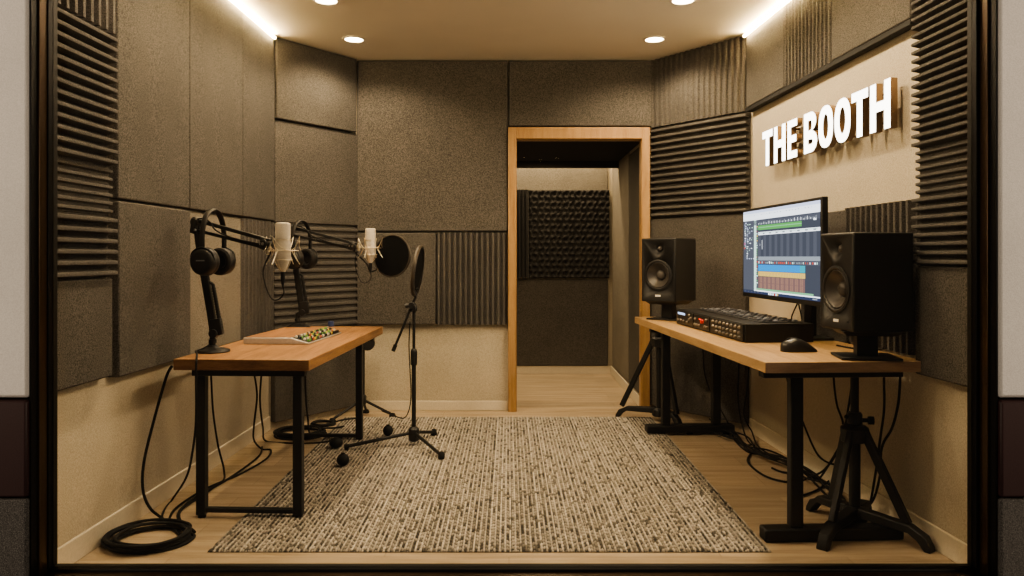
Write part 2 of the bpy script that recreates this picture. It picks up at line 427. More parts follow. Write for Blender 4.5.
# --- angled corner by the far speaker
t=.05
GR='panels on the corner by the far speaker'
a=WRC.U(648.5,t); c=WRC.U(745.5,t)
ridged(WRC,a,c,2.205,H-.002,t,.015,18,True,'upright ridged felt panel under the ceiling on the corner above the far speaker',FELTW,GR)
ridged(WRC,WRC.U(648.5,t+.015),WRC.U(746,t+.015),1.50,2.20,t+.015,.042,14,False,'foam panel of bold level ridges above the far speaker, right of the doorway',FOAM,GR)
felt(WRC,a,c,.045,1.495,t,'tall dark felt panel behind the far speaker, running down under the oak desk',FELT,GR)
# --- sign wall
t=.045
GS='panels on the sign wall'
a=WR.U(746,t); m=WR.U(784,t); n_=WR.U(831,t); c=WR.U(911,t)
felt(WR,a,m,2.215,H-.002,t,'grey felt panel above the sign wall, at the far end next to the corner',FELTW,GS)
ridged(WR,m,n_,2.215,H-.002,t+.004,.022,13,True,'upright ridged panel above the lit sign, between two plain felt ones',FELTW,GS)
felt(WR,n_,c,2.215,H-.002,t,'long grey felt panel above the letters BOOTH on the sign wall',FELTW,GS)
b=MB(); WR.slab(b,a,c,2.190,2.213,.001,.048); tag(b.build('panel_shadow_strip',RUBB,origin=WR.pt((a+c)/2,0,2.185)),'thin black strip drawn as the shadow gap under the panels above the lit sign','shadow strip')  # black strip added to draw the shadow gap below the panels
a=WR.U(800,t-.01); m=WR.U(843,t); c=WR.U(910,t)
felt(WR,a,m,.69,1.44,t-.012,'low felt panel partly hidden behind the monitor on the sign wall',FELT,GS)
ridged(WR,m,c,.78,1.445,t,.03,12,True,'upright ridged foam panel behind the nearer speaker on the oak desk',FOAM,GS)
tn=.075; u1=WR.L-.004; u0=WR.U(911,tn)
GSF='foam panels by the window on the sign wall'
ridged(WR,u0,u1,1.649,H-.002,tn,.036,31,False,'tall foam panel of bold level ridges beside the lit sign, by the window',FOAM,GSF)
ridged(WR,u0,u1,1.454,1.649,tn-.018,.02,6,False,'shallow fine ridged foam strip right of the lit sign, between two bold ridged foams',FOAM,GSF)
ridged(WR,u0,u1,1.162,1.454,tn,.036,8,False,'short foam panel of bold level ridges just above the plain felt near the window',FOAM,GSF)
felt(WR,u0,u1,.71,1.164,tn-.015,'plain charcoal felt panel by the window, behind the end of the oak desk',FELT,GS)
# --- passage
PE=Wall((-1.3,FY),(CXR,FY)); PR=Wall((CXR,5.99),(CXR,FY))
GP='panels in the passage beyond the doorway'
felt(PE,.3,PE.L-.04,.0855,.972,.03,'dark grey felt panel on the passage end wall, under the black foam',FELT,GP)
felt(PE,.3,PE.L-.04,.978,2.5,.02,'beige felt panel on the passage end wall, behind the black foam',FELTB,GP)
felt(PR,.0,.72,.0855,2.10,.012,'felt panel on the passage side wall just inside the doorway, toned dark for shadow',FELT,GP)  # wall lies in shadow here; the darker felt carries that shade
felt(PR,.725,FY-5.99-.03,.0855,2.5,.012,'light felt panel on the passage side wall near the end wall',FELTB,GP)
t=.075; a=PE.U(529,t); c=PE.U(610,t)
b=MB(); NU,NZ=121,121; z0,z1=.985,1.885
vs=[];fs=[]
for j in range(NZ):
    for i in range(NU):
        u=a+(c-a)*i/(NU-1); z=z0+(z1-z0)*j/(NZ-1)
        fu=(u-a)/.062; fz=(z-z0)/.058
        d=.052+.013*math.sin(2*PI*fu+.9*math.sin(2*PI*fz*.5))*math.cos(2*PI*fz*.5+.7*math.sin(2*PI*fu*.5))+.006*math.sin(2*PI*fz)
        if i in (0,NU-1) or j in (0,NZ-1): d=.022
        vs.append(PE.pt(u,d,z))
for j in range(NZ-1):
    for i in range(NU-1):
        k=j*NU+i; fs.append((k,k+1,k+NU+1,k+NU))
b.add(vs,fs); PE.slab(b,a,c,z0,z1,.0205,.0225)
tag(b.build('egg_crate_foam',FOAMB,origin=PE.pt((a+c)/2,0,z0),ang=80),'black egg crate foam square on the passage end wall seen through the doorway','acoustic panel',GP)
ridged(PE,PE.U(510,t),a-.005,z0,z1,t,.03,5,True,'narrow black ridged foam strip beside the egg crate foam in the passage',FOAMB,GP).location.y-=.0195

# ------------------------------------------------------------------ ceiling lights
def make_downlight(loc,label):
    r=thing('downlight',label,'ceiling light',loc,0,'round downlights in the ceiling')
    b=MB(); b.lathe([(.062,0),(.080,0),(.082,-.004),(.078,-.007),(.064,-.008),(.062,-.004),(.062,0)],seg=40,cap=False); b.build('trim_ring',plain('downlight_trim',(.8,.74,.64),rough=.4),r,local=True)
    b=MB(); b.lathe([(.0001,-.0035),(.0625,-.0035)],seg=40,cap=False); b.build('lens',LENS,r,local=True)
    return r
d0=make_downlight((-1.087,5.33,H-.0005),'round lit downlight near the corner above the walnut desk')
dup(d0,(1.02,5.33,H-.0005),0,'round lit downlight near the corner above the doorway and far speaker')
dup(d0,(-1.087,4.52,H-.0005),0,'downlight cut by the photo top edge, on the walnut desk side')
dup(d0,(1.035,4.52,H-.0005),0,'downlight cut by the photo top edge, on the oak desk side')
for w,u0,u1,lab in ((WL,.06,WL.U(274,.06),'glowing warm light strip along the ceiling edge above the walnut desk wall'),(WR,WR.U(745,.06),WR.L-.06,'glowing warm light strip along the ceiling edge above the sign wall')):
    r=thing('light_strip',lab,'light strip',w.pt((u0+u1)/2,.06,H-.03),0,'light strips along the ceiling edges')
    b=MB(); b.cyl(w.pt(u0,.064,H-.026),w.pt(u1,.064,H-.026),.0075,seg=12); b.build('glowing_tube',LEDM,r)
    for uu,dd in ((u0,-.012),(u1,.012)):
        b=MB(); b.cyl(w.pt(uu,.064,H-.026),w.pt(uu+dd,.064,H-.026),.010,seg=12); b.beam(w.pt(uu+dd/2,.064,H-.026),w.pt(uu+dd/2,.064,H-.0005),.008,.010,up=w.e); b.build('end_cap',TRIMW,r)

# ------------------------------------------------------------------ sign THE BOOTH
sg=thing('wall_sign','lit sign of raised white letters reading THE BOOTH on the cream wall','sign',WR.pt(WR.U(830,.09),0,1.76))
def rect(x0,y0,x1,y1): return [(x0,y0),(x1,y0),(x1,y1),(x0,y1)]
def arc(cx,cy,rx,ry,a0,a1,n): return [(cx+rx*math.cos(a0+(a1-a0)*i/n),cy+ry*math.sin(a0+(a1-a0)*i/n)) for i in range(n+1)]
def glyph(ch,w,h,s):
    """closed outlines, holes follow as further outlines"""
    hb=s*.86
    if ch=='T': return [[(w/2-s/2,0),(w/2+s/2,0),(w/2+s/2,h-hb),(w,h-hb),(w,h),(0,h),(0,h-hb),(w/2-s/2,h-hb)]]
    if ch=='H': return [[(0,0),(s,0),(s,h/2-hb/2),(w-s,h/2-hb/2),(w-s,0),(w,0),(w,h),(w-s,h),(w-s,h/2+hb/2),(s,h/2+hb/2),(s,h),(0,h)]]
    if ch=='E': return [[(0,0),(w,0),(w,hb),(s,hb),(s,h/2-hb/2),(w*.92,h/2-hb/2),(w*.92,h/2+hb/2),(s,h/2+hb/2),(s,h-hb),(w,h-hb),(w,h),(0,h)]]
    if ch=='O': return [[(w/2+w/2*math.copysign(abs(math.cos(a))**.85,math.cos(a)),h/2+h/2*math.copysign(abs(math.sin(a))**.85,math.sin(a))) for a in [2*PI*i/48 for i in range(48)]],
                        [(w/2+(w/2-s)*math.cos(a),h/2+(h/2-hb)*math.sin(a)) for a in [2*PI*i/40 for i in range(40)]]]
    if ch=='B':
        hm=h*.53; r1=(h-hm)/2; r2=hm/2
        out=[(0,0)]+arc(w*.55,r2,w*.45,r2,-PI/2,PI/2*.82,14)+arc(w*.52,hm+r1,w*.41,r1,-PI/2*.82,PI/2,14)+[(0,h)]
        h1=[(s,hb)]+arc(w*.55,r2,w*.45-s,r2-hb,-PI/2,PI/2,12)+[(s,hm-hb)]
        zz=hm+hb*.1
        h2=[(s,zz)]+arc(w*.52,(zz+h-hb)/2,w*.41-s,(h-hb-zz)/2,-PI/2,PI/2,12)+[(s,h-hb)]
        return [out,h1,h2]
def letter(ch,pxa,pxb,z0,h):
    d1=.066
    ua=WR.U(pxa,d1); ub=WR.U(pxb,d1); w=ub-ua
    cu=bpy.data.curves.new('tmp','CURVE'); cu.dimensions='2D'; cu.fill_mode='BOTH'; cu.extrude=.016
    for o in glyph(ch,w,h,min(.052,w*.36)):
        sp=cu.splines.new('POLY'); sp.points.add(len(o)-1); sp.use_cyclic_u=True
        for p,(x,y) in zip(sp.points,o): p.co=(x,y,0,1)
    ob=bpy.data.objects.new('tmp',cu); COL.objects.link(ob)
    dg=bpy.context.evaluated_depsgraph_get(); me=bpy.data.meshes.new_from_object(ob.evaluated_get(dg))
    bpy.data.objects.remove(ob); bpy.data.curves.remove(cu)
    # local (x,y,z): x along wall towards viewer's right (u), y up, z out of wall
    M=Matrix((WR.e.to_4d(),(0,0,1,0),WR.n.to_4d(),(0,0,0,1))).transposed(); M[3][3]=1
    M=Matrix.Translation(WR.pt(ua,d1-.016,z0)-sg.location)@Matrix(((WR.e.x,0,WR.n.x,0),(WR.e.y,0,WR.n.y,0),(0,1,0,0),(0,0,0,1)))
    me.transform(M)
    me.materials.clear(); me.materials.append(SIGNS); me.materials.append(SIGNF)
    for p in me.polygons: p.material_index=1 if p.normal.dot(WR.n)>.9 else 0
    me.name='letter'
    ob=bpy.data.objects.new('letter',me); COL.objects.link(ob); ob.parent=sg
    ob['label']='white lit letter '+ch+' with bronze sides'
    # standoff pins as sub-parts
    for fx,fz in ((.5,.14),(.5,.93)) if ch in 'TO' else ((.14,.2),(.14,.8)):
        p=MB(); c=WR.pt(ua+w*fx,0.001,z0+h*fz); p.cyl(c,c+WR.n*.034,.006,seg=10)
        p.build('standoff_pin',SIGNS,ob)
for ch,a,c in (('T',762.5,772.5),('H',774,785.5),('E',787.5,797),('B',804,817),('O',818.5,833),('O',834.5,850.5),('T',851.5,868),('H',870,890.5)):
    letter(ch,a,c,1.772,.220)

# ------------------------------------------------------------------ rug
def make_rug():
    x0,x1,y0,y1=-1.225,1.065,3.085,5.665; nx,ny=900,520
    xs=np.linspace(x0,x1,nx); ys=np.linspace(y0,y1,ny)
    X,Y=np.meshgrid(xs,ys)
    # pairs of rows: a pale braided one and a spotted one
    rw=.0215; q=(X-x0)/rw; pr=np.floor(q).astype(int); t=q-pr
    spot=t>.46; fr=np.where(spot,(t-.46)/.54,t/.46); r=pr*2+spot
    h3=(np.sin(pr*78.233)*43758.5453)%1.0
    cl=np.where(spot,.038,.032)
    off=(np.sin(r*12.9898)*43758.5453)%1.0*.45+np.where(pr%2==0,0.0,.5)
    tilt=np.where(pr%2==0,1,-1)*.22*(fr-.5)
    wob=.10*np.sin(Y*9+r*2.3)+.08*np.sin(Y*31+r*5.1)
    c=(Y-y0)/cl+off+tilt+wob; ci=np.floor(c).astype(int); fc=c-ci
    hsh=(np.sin(r*127.1+ci*311.7)*43758.5453)%1.0; hs2=(np.sin(r*269.5+ci*183.3)*43758.5453)%1.0
    ry=np.where(spot,.30+.14*hs2,.52+.06*hs2); rx=np.where(spot,.54,.58)
    e=((fr-.5)/rx)**2+((fc-.5)/ry)**2
    prof=np.sqrt(np.clip(1-e,0,1))
    edge=np.minimum(np.minimum(X-x0,x1-X),np.minimum(Y-y0,y1-Y)); ef=np.clip(edge/.012,0,1)
    Z=(.004+.0095*prof*(.8+.35*hs2)+RNG.normal(0,.0003,X.shape))*(.35+.65*np.sqrt(ef))
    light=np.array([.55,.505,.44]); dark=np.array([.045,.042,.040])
    br=np.where(spot,.55,.80)+.25*(h3-.5)+.35*(hsh-.5)
    br=np.where(hs2<np.where(spot,.22,.06),br*.35,br)
    br=np.clip(br,.10,1.1)
    yarn=light*br[...,None]
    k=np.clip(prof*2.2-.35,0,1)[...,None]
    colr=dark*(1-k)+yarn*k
    me=bpy.data.meshes.new('woven_rug')
    top=np.stack([X,Y,Z],-1).reshape(-1,3)
    idx=np.arange(nx*ny).reshape(ny,nx)
    q=np.stack([idx[:-1,:-1],idx[:-1,1:],idx[1:,1:],idx[1:,:-1]],-1).reshape(-1,4)
    # skirt
    ring=np.concatenate([idx[0,:],idx[1:,-1],idx[-1,-2::-1],idx[-2:0:-1,0]])
    low=top[ring].copy(); low[:,2]=.0008
    n0=len(top); m=len(ring); nxt=(np.arange(m)+1)%m
    sk=np.stack([ring[nxt],ring,n0+np.arange(m),n0+nxt],-1)
    V=np.concatenate([top,low]); V[:,0]-=-.08; V[:,1]-=4.375
    Q=np.concatenate([q,sk])
    me.vertices.add(len(V)); me.vertices.foreach_set('co',V.ravel().astype(np.float32))
    me.loops.add(len(Q)*4); me.loops.foreach_set('vertex_index',Q.ravel().astype(np.int32))
    me.polygons.add(len(Q)); me.polygons.foreach_set('loop_start',(np.arange(len(Q))*4).astype(np.int32))
    me.update(calc_edges=True); me.validate()
    at_=me.color_attributes.new('yarn','FLOAT_COLOR','POINT')
    C=np.ones((len(V),4),np.float32); C[:n0,:3]=colr.reshape(-1,3); C[n0:,:3]=dark
    at_.data.foreach_set('color',C.ravel())
    me.polygons.foreach_set('use_smooth',[True]*len(me.polygons))
    m_,nt,bs=newmat('rug_yarn')
    va=nt.nodes.new('ShaderNodeVertexColor'); va.layer_name='yarn'; nt.links.new(va.outputs[0],bs.inputs['Base Color'])
    bs.inputs['Roughness'].default_value=.95; bs.inputs['Specular IOR Level'].default_value=.1
    nz=N(nt,'ShaderNodeTexNoise',Scale=500.0,Detail=2.0); nt.links.new(coords(nt),nz.inputs['Vector']); bump(nt,bs,nz.outputs['Fac'],.5,.002)
    me.materials.append(m_)
    o=bpy.data.objects.new('woven_rug',me); COL.objects.link(o); o.location=(-.08,4.375,0)
    tag(o,'large chunky woven rug in cream and grey on the oak floor','rug')
make_rug()
RZ=.0135

# ------------------------------------------------------------------ walnut desk
def K(x,y,z=None):
    k=.96875
    return Vector((x*k,y*k,0 if z is None else CAMZ+(z-CAMZ)*k))
dk=thing('walnut_desk','walnut topped desk on black square tube legs, carrying the microphone arms','desk',(-1.22,4.4,0))
FR=K(-.932,3.54); FL=K(-1.577,3.568); BR=K(-.872,5.25); BL=K(-1.515,5.278)
zt,zb=.735,.685
b=MB(); b.prism([FL,FR,BR,BL],zb,zt)
top=b.build('desk_top',[WALN,WALNE],dk,bevel=.003)
for p in top.data.polygons:
    if abs(p.normal.z)<.5 and abs(p.normal.y)>.7: p.material_index=1
def lerp(a,c,t): return a+(c-a)*t
ex=(FR-FL).normalized(); ey=(BR-FR).normalized()
def dpt(a,c,z): return FL+ex*a+ey*c+Vector((0,0,z))
W=(FR-FL).length; D=(BR-FR).length
T=.042
for c,nm in ((.055,'front'),(D-.14,'back')):
    wr=W-.065 if nm=='front' else W-.125
    for a in (.11,wr):
        lift=RZ+.001
        b=MB(); b.beam(dpt(a,c,lift),dpt(a,c,zb-.03),T,T,up=ey); b.build('leg',BLACK,dk,bevel=.003)
    b=MB(); b.beam(dpt(.11+T/2,c,.036),dpt(wr-T/2,c,.036),T*.8,.020); b.build('bottom_rail',BLACK,dk,bevel=.003)
    b=MB(); b.beam(dpt(.07,c,zb-.0155),dpt(W-.03,c,zb-.0155),T,.03); b.build('top_rail',BLACK,dk,bevel=.002)
    b=MB(); q=dpt(.11,c,0)
    b.cyl(Vector((q.x,q.y,.0005)),Vector((q.x,q.y,lift)),.018,seg=16); b.build('foot_pad',RUBB,dk)

# ------------------------------------------------------------------ controller on walnut desk
cm=thing('mixing_controller','low silver mixing controller with a slope of coloured knobs on the walnut desk','mixer',(-1.235,4.456,zt))
fl=K(-1.462,4.18); fr=K(-1.098,4.165); br=K(-1.050,4.765); bl=K(-1.413,4.78)
ux=(fr-fl).normalized(); uy=(br-fr).normalized(); cw_=(fr-fl).length; cd_=(br-fr).length
def cpt(a,c,z): return fl+ux*a+uy*c+Vector((0,0,zt+z))
sl=.095
prof=[(0,.001),(cw_,.001),(cw_,.008),(cw_-sl,.035),(0,.035)]
b=MB(); n=len(prof)
vs=[cpt(a,0,z) for a,z in prof]+[cpt(a,cd_,z) for a,z in prof]
b.add(vs,[tuple(range(n)),tuple(range(2*n-1,n-1,-1))]+[(i,n+i,n+(i+1)%n,(i+1)%n) for i in range(n)])
b.build('chassis',SILVER,cm,bevel=.003)
b=MB(); b.add([cpt(.008,.012,.0352),cpt(cw_-sl-.004,.012,.0352),cpt(cw_-sl-.004,cd_-.01,.0352),cpt(.008,cd_-.01,.0352),cpt(.008,.012,.0382),cpt(cw_-sl-.004,.012,.0382),cpt(cw_-sl-.004,cd_-.01,.0382),cpt(.008,cd_-.01,.0382)],[(3,2,1,0),(4,5,6,7),(0,1,5,4),(1,2,6,5),(2,3,7,6),(3,0,4,7)])
b.build('cover_plate',WALNP,cm,bevel=.001)
sd=(cpt(cw_,0,.008)-cpt(cw_-sl,0,.035)); SL=sd.length; sd.normalize(); sn=uy.cross(sd).normalized()
if sn.z<0: sn=-sn
o0=cpt(cw_-sl,0,.035)
def spt(a,c,h): return o0+sd*a+uy*c+sn*h
b=MB(); b.add([spt(.004,.01,.0004),spt(SL-.004,.01,.0004),spt(SL-.004,cd_-.01,.0004),spt(.004,cd_-.01,.0004),spt(.004,.01,.002),spt(SL-.004,.01,.002),spt(SL-.004,cd_-.01,.002),spt(.004,cd_-.01,.002)],[(3,2,1,0),(4,5,6,7),(0,1,5,4),(1,2,6,5),(2,3,7,6),(3,0,4,7)])
b.build('knob_panel',BLKPL,cm)
KC=[plain('knob_'+n_,c_,rough=.4) for n_,c_ in (('white',(.75,.72,.65)),('green',(.18,.42,.12)),('yellow',(.75,.55,.12)),('red',(.55,.10,.06)),('black',(.02,.02,.02)),('grey',(.3,.29,.27)))]
kord=[0,4,1,4,2,4,5,4,1,3,0,4,2,5,4,1]
kk=0
for j in range(22):
    for i in range(4):
        p=spt(.016+.0225*i,.035+(cd_-.07)*j/21,.0021); c_=KC[kord[(i*5+j*3+(j//3))%16]]
        b=MB(); b.lathe([(.0066,0),(.0062,.010),(.005,.012),(.0001,.012)],p,sn,12); b.build('knob',c_,cm)
# small blue cap
bc=thing('plastic_cap','small dark blue plastic cap standing behind the silver mixing controller','cap',on(331,326.5,zt))
b=MB(); b.lathe([(.020,0),(.020,.030),(.017,.036),(.0001,.037)],(0,0,.0005),seg=24); b.build('cap_body',BLUEP,bc,local=True)
b=MB(); b.lathe([(.0212,.004),(.0212,.010),(.0205,.011),(.0205,.003)],(0,0,.0005),seg=24,cap=False); b.build('grip_ring',BLUEP,bc,local=True)

# ------------------------------------------------------------------ microphone arms
def make_boom(base,pivot,elbow,end,label):
    base=Vector(base)
    r=thing('microphone_boom',label,'microphone arm',base,0,'desk microphone arms')
    z=base.z
    b=MB(); b.lathe([(.080,.0005),(.082,.006),(.078,.013),(.05,.020),(.026,.026),(.018,.034),(.0001,.034)],base,seg=40); b.build('base',BLKPL,r)
    ptop=Vector((base.x,base.y,pivot.z-.005))
    b=MB(); b.cyl(base+Vector((0,0,.03)),ptop,.0135,seg=18); b.cyl(base+Vector((0,0,.045)),base+Vector((0,0,.062)),.019,seg=18); b.build('post',BLACK,r)
    ay=Vector((0,1,0))
    b=MB(); b.cyl(pivot-ay*.028,pivot+ay*.028,.021,seg=20); b.beam(ptop+Vector((0,0,-.01)),pivot,.03,.03); b.build('pivot_joint',BLKPL,r,bevel=.002)
    d=(elbow-pivot).normalized(); px_=Vector((0,1,0)).cross(d).normalized()
    b=MB(); b.beam(pivot,elbow,.026,.030,up=px_); b.build('lower_arm',BLACK,r,bevel=.003)
    s0=pivot+px_*(-.034)+d*.02; s1=pivot+px_*(-.026)+d*.25
    if px_.x<0: s0=pivot+px_*.034*-1+d*.02; s1=pivot-px_*.026+d*.25
    sx_=Vector((1,0,0)); sx_=(sx_-d*sx_.dot(d)).normalized()
    b=MB(); a0=pivot+sx_*.034+d*.0; a1=pivot+sx_*.030+d*.24
    b.tube([a0,a1],.009,10,smooth=1); b.cyl(a1,lerp(a1,pivot+d*.26,.9),.007,seg=10)
    for k in range(16):
        t_=.1+.8*k/15; c_=lerp(a0,a1,t_); b.cyl(c_-d*.003,c_+d*.003,.0115,seg=10)
    b.build('spring',BLACK,r)
    b=MB(); b.beam(pivot+sx_*.015-d*.012,pivot+sx_*.015+d*.07,.034,.055,up=sx_); b.build('pivot_bracket',BLKPL,r,bevel=.004)
    # elbow
    h=(end-elbow); hn=h.normalized(); side=hn.cross(Vector((0,0,1))).normalized(); up=side.cross(hn).normalized()
    b=MB(); b.beam(elbow-up*.055+hn*.005,elbow+up*.020+hn*.005,.05,.034,up=hn); b.cyl(elbow-side*.02,elbow+side*.02,.026,seg=22); b.build('elbow_plate',BLKPL,r,bevel=.004)
    for o_ in (Vector((0,0,0)),hn*.022-up*.034):
        b=MB(); b.cyl(elbow+o_+side*.017,elbow+o_+side*.0245,.006,seg=12)
        plabel(b.build('elbow_bolt',STEEL,r),'steel bolt head at the elbow')
    for k,(off,hh) in enumerate(((.010,.017),(-.038,.015))):
        b=MB(); b.beam(elbow+up*off+hn*.01,end+up*(off*.75+.004),.014,hh,up=up); b.build('upper_arm_bar',BLACK,r,bevel=.002)
    b=MB(); b.tube([elbow+up*.012+side*.012,elbow+up*.03+hn*.06+side*.01,elbow+up*.018+hn*.12+side*.012,elbow-up*.01+hn*.17+side*.013,elbow-up*.022+hn*.30+side*.012,end-up*.012+side*.013],.0035,8)
    b.tube([elbow+up*.02-side*.004,elbow-up*.002-hn*.02,lerp(elbow,pivot,.25)-sx_*.021,lerp(elbow,pivot,.6)-sx_*.02,lerp(elbow,pivot,.93)-sx_*.02,pivot-sx_*.03-d*.04,base+Vector((-.02,-.03,.03)),base+Vector((-.05,-.06,.012))],.0035,8)
    b.build('arm_cable',RUBB,r)
    b=MB(); b.beam(end-hn*.035-up*.008,end+hn*.012-up*.008,.03,.055,up=up); b.cyl(end-side*.024-up*.008,end+side*.024-up*.008,.021,seg=20); b.build('end_joint',BLKPL,r,bevel=.004)
    b=MB(); b.cyl(end-up*.006+side*.02,end-up*.006+side*.028,.007,seg=12); plabel(b.build('end_bolt',STEEL,r),'steel bolt head at the arm end')
    b=MB(); b.cyl(end-hn*.022-up*.01+side*.015,end-hn*.022-up*.01+side*.022,.006,seg=12); plabel(b.build('end_bolt',STEEL,r),'steel bolt head at the arm end')
    return r
def make_mic(c,label,arm_end):
    """c: point on the mic axis at the shock mount ring; mic hangs upright"""
    c=Vector(c); r=thing('studio_microphone',label,'microphone',c+Vector((0,0,-.10)),0,'studio microphones in shock mounts')
    R=.0355
    b=MB(); b.lathe([(R*.98,.045),(R,.048),(R,-.035),(R*.97,-.040),(R*.55,-.078),(R*.36,-.094),(R*.30,-.098),(.0001,-.098)],c,seg=36,cap=False); b.lathe([(R*.98,.045),(.0001,.045)],c,seg=36,cap=False); b.build('body',CHAMP,r)
    b=MB(); b.lathe([(R*.96,.0455),(R*.95,.115),(R*.90,.121),(R*.75,.1245),(.0001,.125)],c,seg=36,cap=False); b.build('grille_head',GRILLE,r)
    b=MB(); b.lathe([(R*1.02,.043),(R*1.03,.046),(R*1.02,.049)],c,seg=36,cap=False); b.build('trim_band',GOLD,r)
    # spider shock mount
    b=MB()
    def ring(rad,z,tr,seg=30): b.tube([c+Vector((rad*math.cos(2*PI*k/seg),rad*math.sin(2*PI*k/seg),z)) for k in range(seg)],tr,8,closed=True,smooth=1)
    ring(.042,-.002,.0018); ring(.042,-.044,.0016); ring(.068,-.002,.0022)
    for k in range(4):
        a=PI/4+k*PI/2+.5; ca,sa=math.cos(a),math.sin(a); q=lambda rad,z,da=0: c+Vector((rad*math.cos(a+da),rad*math.sin(a+da),z))
        b.tube([q(.043,-.002),q(.068,.020),q(.086,.062)],.0018,8,smooth=4)
        b.tube([q(.086,.062),q(.062,.010),q(.060,-.02),q(.086,-.064)],.0018,8,smooth=4)
        b.tube([q(.086,-.064),q(.060,-.028),q(.045,-.002)],.0018,8,smooth=4)
        b.tube([q(.043,-.044),q(.030,-.072),q(.014,-.092)],.0017,8,smooth=4)
        b.tube([q(.086,.062),q(.072,.02,.35),q(.080,-.0,.75)],.0014,6,smooth=4)
    b.build('shock_mount',GOLD,r)
    dv=(Vector(arm_end)-c); dv.z=0; dv.normalize()
    b=MB(); b.beam(c+dv*.066+Vector((0,0,0)),Vector(arm_end)-dv*.012+Vector((0,0,-.006)),.012,.02); b.cyl(c+dv*.075+Vector((0,0,-.02)),c+dv*.075+Vector((0,0,.03)),.009,seg=14); b.build('mount_arm',GOLD,r,bevel=.002)
    b=MB(); b.lathe([(.0095,-.0985),(.0098,-.135),(.007,-.150),(.0045,-.165),(.0001,-.165)],c,seg=18); b.build('connector',BLKPL,r)
    e=Vector(arm_end)
    b=MB(); b.tube([c+Vector((0,0,-.163)),c+Vector((0.004,0,-.195)),c+dv*.02+Vector((0,0,-.222)),c+dv*.055+Vector((0,0,-.222)),c+dv*.085+Vector((0,0,-.17)),c+dv*.10+Vector((0,0,-.09)),lerp(e,c,.0)+dv*-.02+Vector((0,0,-.04))],.003,8); b.build('cable',RUBB,r)
    return r
armA=dict(base=K(-1.497,3.84,.72),pivot=K(-1.487,3.84,.815),elbow=K(-1.578,3.84,1.375),end=K(-1.135,3.57,1.268))
make_boom(**armA,label='nearer black microphone arm with round base at the front of the walnut desk')
armB=dict(base=K(-1.432,5.15,.72),pivot=K(-1.398,5.15,.825),elbow=K(-1.478,5.15,1.392),end=K(-1.028,5.05,1.278))
make_boom(**armB,label='farther black microphone arm with round base at the back of the walnut desk')
make_mic(K(-1.056,3.55,1.232),'champagne microphone in a gold wire mount on the nearer arm',armA['end'])
make_mic(K(-.920,5.045,1.262),'champagne microphone in a gold wire mount on the farther arm, before the pop filter disc',armB['end'])

# headphones
def make_headphones(loc,rz,label):
    r=thing('headphones',label,'headphones',loc,rz,'headphones hung on the microphone arms')
    # local: ear axis along x, z up from lower rim of cups
    zc=.07
    b=MB()
    pts=[];n=22
    for k in range(n+1):
        a=PI*k/n; pts.append(Vector((-.086*math.cos(a)*(1-.0*math.sin(a)),0,zc+.10+.150*math.sin(a)**.9)))
    pts=[Vector((-.084,0,zc+.045))]+pts+[Vector((.084,0,zc+.045))]
    vs=[];fs=[]
    for i,p in enumerate(pts):
        t_=(pts[min(i+1,len(pts)-1)]-pts[max(i-1,0)]).normalized(); nn=Vector((-t_.z,0,t_.x))
        f=abs(i/(len(pts)-1)-.5)*2; wd=.019-.006*f; th=.0075-.003*f
        for k in range(12):
            an=2*PI*k/12; vs.append(p+Vector((0,wd*math.cos(an),0))+nn*th*math.sin(an))
    for i in range(len(pts)-1):
        for k in range(12): fs.append((i*12+k,i*12+(k+1)%12,(i+1)*12+(k+1)%12,(i+1)*12+k))
    fs+=[tuple(range(12)),tuple(range((len(pts)-1)*12,len(pts)*12))]
    b.add(vs,fs); b.build('headband',LEATH,r,local=True)
    for s in (-1,1):
        b=MB(); b.lathe([(.0001,.040),(.040,.040),(.056,.036),(.064,.027),(.066,.010),(.066,.0)],(s*.062,0,zc),(s,0,0),36); cup=b.build('ear_cup',BLKPL,r,local=True)
        b=MB(); b.lathe([(.030,-.0005),(.066,-.0005),(.068,-.008),(.066,-.019),(.056,-.025),(.042,-.024),(.034,-.014),(.030,-.004)],(s*.062,0,zc),(s,0,0),36,cap=False); b.lathe([(.0001,-.003),(.036,-.003)],(s*.062,0,zc),(s,0,0),36,cap=False); b.build('ear_cushion',LEATH,cup,local=True)
        b=MB(); b.beam((s*.084,0,zc+.045),(s*.083,0,zc+.105),.018,.010,up=(1,0,0)); b.tube([(s*.08,-.064,zc+.005),(s*.088,-.05,zc+.045),(s*.09,0,zc+.066),(s*.088,.05,zc+.045),(s*.08,.064,zc+.005)],.005,8); b.build('yoke',BLACK,r,local=True,bevel=.001)
        b=MB(); b.box((s*.1022-.0004,-.024,zc+.002),(s*.1022+.0004,.022,zc+.008)); b.build('badge',GREYP,cup,local=True,smooth=False)
    return r
make_headphones(K(-1.472,3.785,1.105),math.radians(76),'black headphones hanging on the nearer microphone arm')
h2=[o for o in bpy.data.objects if o.name=='headphones'][0]
dup(h2,K(-1.405,5.135,1.115),math.radians(62),'black headphones hanging on the farther microphone arm, behind the nearer microphone')

